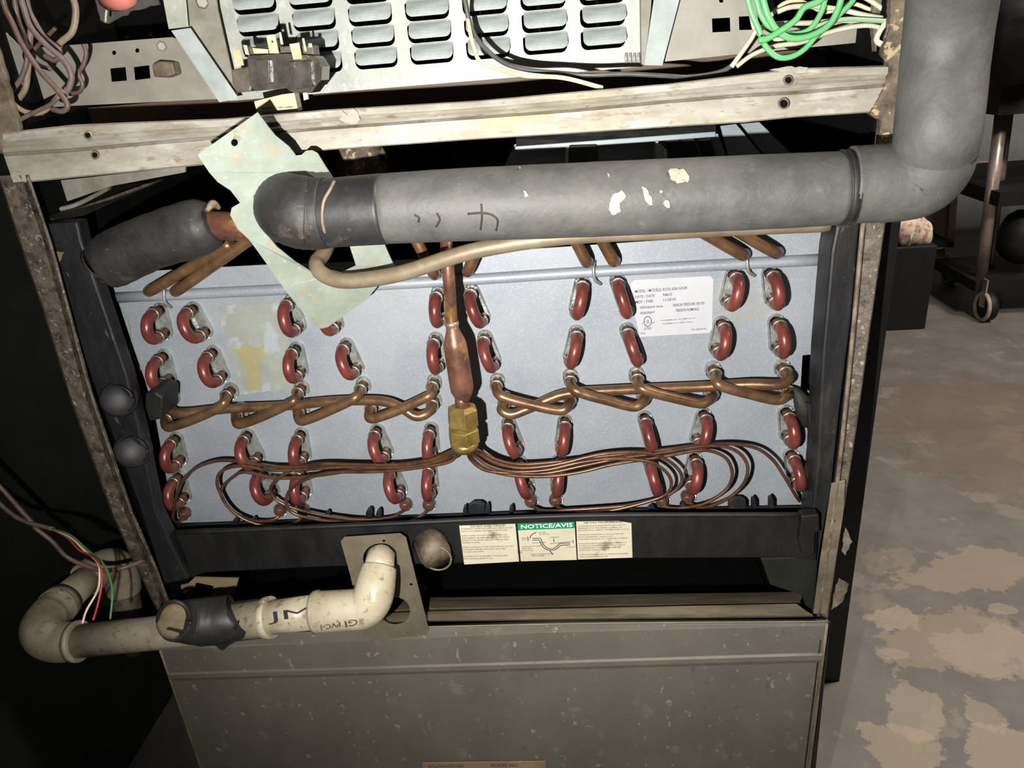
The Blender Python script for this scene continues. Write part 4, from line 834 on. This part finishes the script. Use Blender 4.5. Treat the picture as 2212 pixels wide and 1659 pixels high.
lathe('shaft_cap', P(1000,345,.16), P(1010,345,.15), [(0,.016),(1,.014)], m_dark, bm_, seg=20)
it = thing('inner_tray', 'dark sheet steel tray in the upper left inside of the cabinet', 'tray', P(200, 450, .06))
prism('side_sheet', [(74,396),(400,360),(400,372),(240,402),(96,452)], .060, .002, m_chan, it)
ptube('tray_edge', [(95,456,.04),(160,444,.06),(240,404,.10)], .002, m_chan, it, seg=6)
strip('tray_floor', [[(100,470,.03),(200,400,.14)],[(150,476,.03),(330,395,.14)]], m_dark, it)
ptube('tray_edge', [(100,478,.03),(350,388,.14)], .0015, m_stile, it, seg=6)
cb = thing('cardboard_scrap', 'torn piece of cardboard lying in the dark below the drain pan at left', 'cardboard', P(420, 1300, .06))
prism('sheet', [(356,1300),(360,1272),(405,1262),(420,1248),(515,1250),(505,1292),(440,1300)], .05, .002, m_card, cb, holes=[[(412,1290),(424,1258),(462,1266),(450,1292)]])

# ------------------------------------------------------------------ black sheet filling the dark strip at the right edge
bk = prism('black_strip_draft', [(1930,440),(1952,440),(1945,478),(1813,1473),(1700,1473),(1700,440)], lambda x, y: .03 + .19*(y-440)/1033, .004, m_void, None)
b0 = P(1813,1473,.248); b1 = P(1948,450,.04)
me = bpy.data.meshes.new('m'); bpy.data.objects.remove(bk)
xa = XR+.006
ya, yb = .03, .24
def pl(x, z, y): return Vector((x, y, z))
topz = P(1948,450,.03).z
tl = Vector((xa, .03, topz)); trr = P(1950,450,.03); brr = G(1813,1472); bll = Vector((xa, brr.y, 0))
vs = [tl, trr, Vector((brr.x, brr.y, 0)), bll]; vs += [v + Vector((0, .02, 0)) for v in vs]
me.from_pydata(vs, [], [(0,1,2,3),(7,6,5,4),(0,4,5,1),(1,5,6,2),(2,6,7,3),(3,7,4,0)]); fixn(me)
o = link('black_strip_sheet', me, m_cart); tag(o, 'plain black sheet filling the dark strip at the right edge of the furnace', 'panel')

# ------------------------------------------------------------------ background right: utility cart and clutter
def at_depth(px, py, Y): return P(px, py, Y)
YT = 1.45
gw = G(2133, 676); YT = gw.y
cart = thing('utility_cart', 'black utility cart with chrome posts and caster wheel at the right edge', 'cart', gw)
def caster(px, py, w, Y, parent, gz):
    c = P(px, py, Y); r = RW(px, py, Y, w)
    c = Vector((c.x, c.y, r))
    wh = bpy.data.objects.new('x', None); bpy.data.objects.remove(wh)
    lathe('caster_wheel', c+Vector((-.012,0,0)), c+Vector((.012,0,0)), [(0,r*.6),(0,r*.95),(.3,r),(.7,r),(1,r*.95),(1,r*.6)], m_cart, parent, seg=24)
    tube('wheel_rim', [c+Vector((-.013, r*.9*math.cos(a*PI/8), r*.9*math.sin(a*PI/8))) for a in range(17)], .006, m_wheel, parent, seg=6, n=2)
    prism_ = box('caster_fork', (c.x-.018, c.y-.012, c.z), (c.x-.014, c.y+.012, c.z+r*1.9), m_chrome, parent)
    return c, r
cw, rw = caster(2136, 640, 64, YT-.06, cart, 0)
zt0 = P(2120,590,YT).z
zs0 = P(2120,628,YT).z
x0c = P(2090,600,YT).x
box('bottom_shelf', (x0c, YT-.05, zt0-.04), (x0c+1.0, YT+.22, zt0-.01), m_cart, cart)
zt1 = P(2140,408,YT).z; zt1b = P(2138,438,YT).z; x1c = P(2134,420,YT).x
box('middle_shelf', (x1c, YT-.06, zt1b), (x1c+1.0, YT+.45, zt1), m_cart, cart)
zt2 = P(2160,150,YT).z; zt2b = P(2160,242,YT).z
box('top_shelf', (P(2128,200,YT).x, YT-.08, zt2b), (x1c+1.0, YT+.45, zt2), m_cart, cart)
pc = P(2134,430,YT)
tube('post', [Vector((P(2121,588,YT).x, YT, zt0-.01)), Vector((P(2164,240,YT).x, YT, zt2b))], RW(2140,400,YT,25), m_chrome, cart, smooth_path=False, seg=16)
tube('post', [Vector((P(2121,588,YT).x+.085, YT+.13, zt0-.01)), Vector((P(2164,240,YT).x+.085, YT+.13, zt2b))], RW(2140,400,YT,24), m_chrome, cart, smooth_path=False, seg=16)
for a in ((2176,110,14),(2195,60,22)): pass
bag = tube('bag', [P(2215,150,YT-.1)+Vector((0,0,-.02)), P(2205,80,YT-.1), P(2215,0,YT-.1), P(2240,-80,YT-.1)], [.06,.12,.12,.06], m_cart, None, seg=16, wob=.05)
tag(bag, 'black crumpled bag on the top shelf of the utility cart', 'bag')
bag2 = tube('bag', [P(2212,560,YT+.02), P(2206,530,YT+.02), P(2208,480,YT+.02), P(2214,455,YT+.02)], [.03,.06,.05,.02], m_cart, None, seg=16, wob=.05)
tag(bag2, 'dark lumpy bag on the bottom shelf of the utility cart', 'bag')
# second stand with beige board, shoes
YS = G(2050,612).y
st = thing('storage_rack', 'low rack with a beige side board and casters behind the furnace', 'rack', G(2050, 612))
prism('side_board', [(1905,390),(2052,405),(2046,515),(1920,518)], YS, .02, m_beige, st)
prism('post', [(2058,380),(2072,380),(2062,522),(2046,522)], YS-.02, .02, m_chrome, st)
prism('shelf', [(1900,522),(2016,520),(2062,524),(2060,534),(1900,536)], YS-.15, .3, m_cart, st)
cs1, _ = caster(2054, 592, 44, YS, st, 0)
tube('caster_stem', [P(2030,535,YS), P(2034,575,YS)], .016, m_chrome, st, smooth_path=False)
YB = YS-.42
bx0, bx1 = P(1905,600,YB), P(2016,600,YB)
zb1 = P(1980,532,YB).z
bb = box('storage_box', (bx0.x, YB, 0), (bx1.x, YB+.3, zb1), m_cart, None, bevel=.004); tag(bb, 'black box on the floor just right of the furnace', 'box')
sh = tube('shoe', [P(1925,505,YB+.05), P(1950,492,YB+.05), P(1975,500,YB+.05), P(1998,508,YB+.05), P(2008,508,YB+.05)], [.05,.06,.045,.035,.02], m_shoe, None, seg=16, wob=.03)
tag(sh, 'pale worn shoe lying on the black box', 'shoe')
wp = thing('wall_cabinet', 'grey panelled cabinet standing against the far wall behind the cart', 'cabinet', (2.6, 2.9, 0))
YWc = 2.75
prism('front_panel', [(2056,250),(2330,235),(2330,520),(2056,540)], YWc, .3, m_wall, wp)
prism('beige_strip', [(2098,350),(2330,345),(2330,352),(2098,357)], YWc-.01, .01, m_beige, wp)
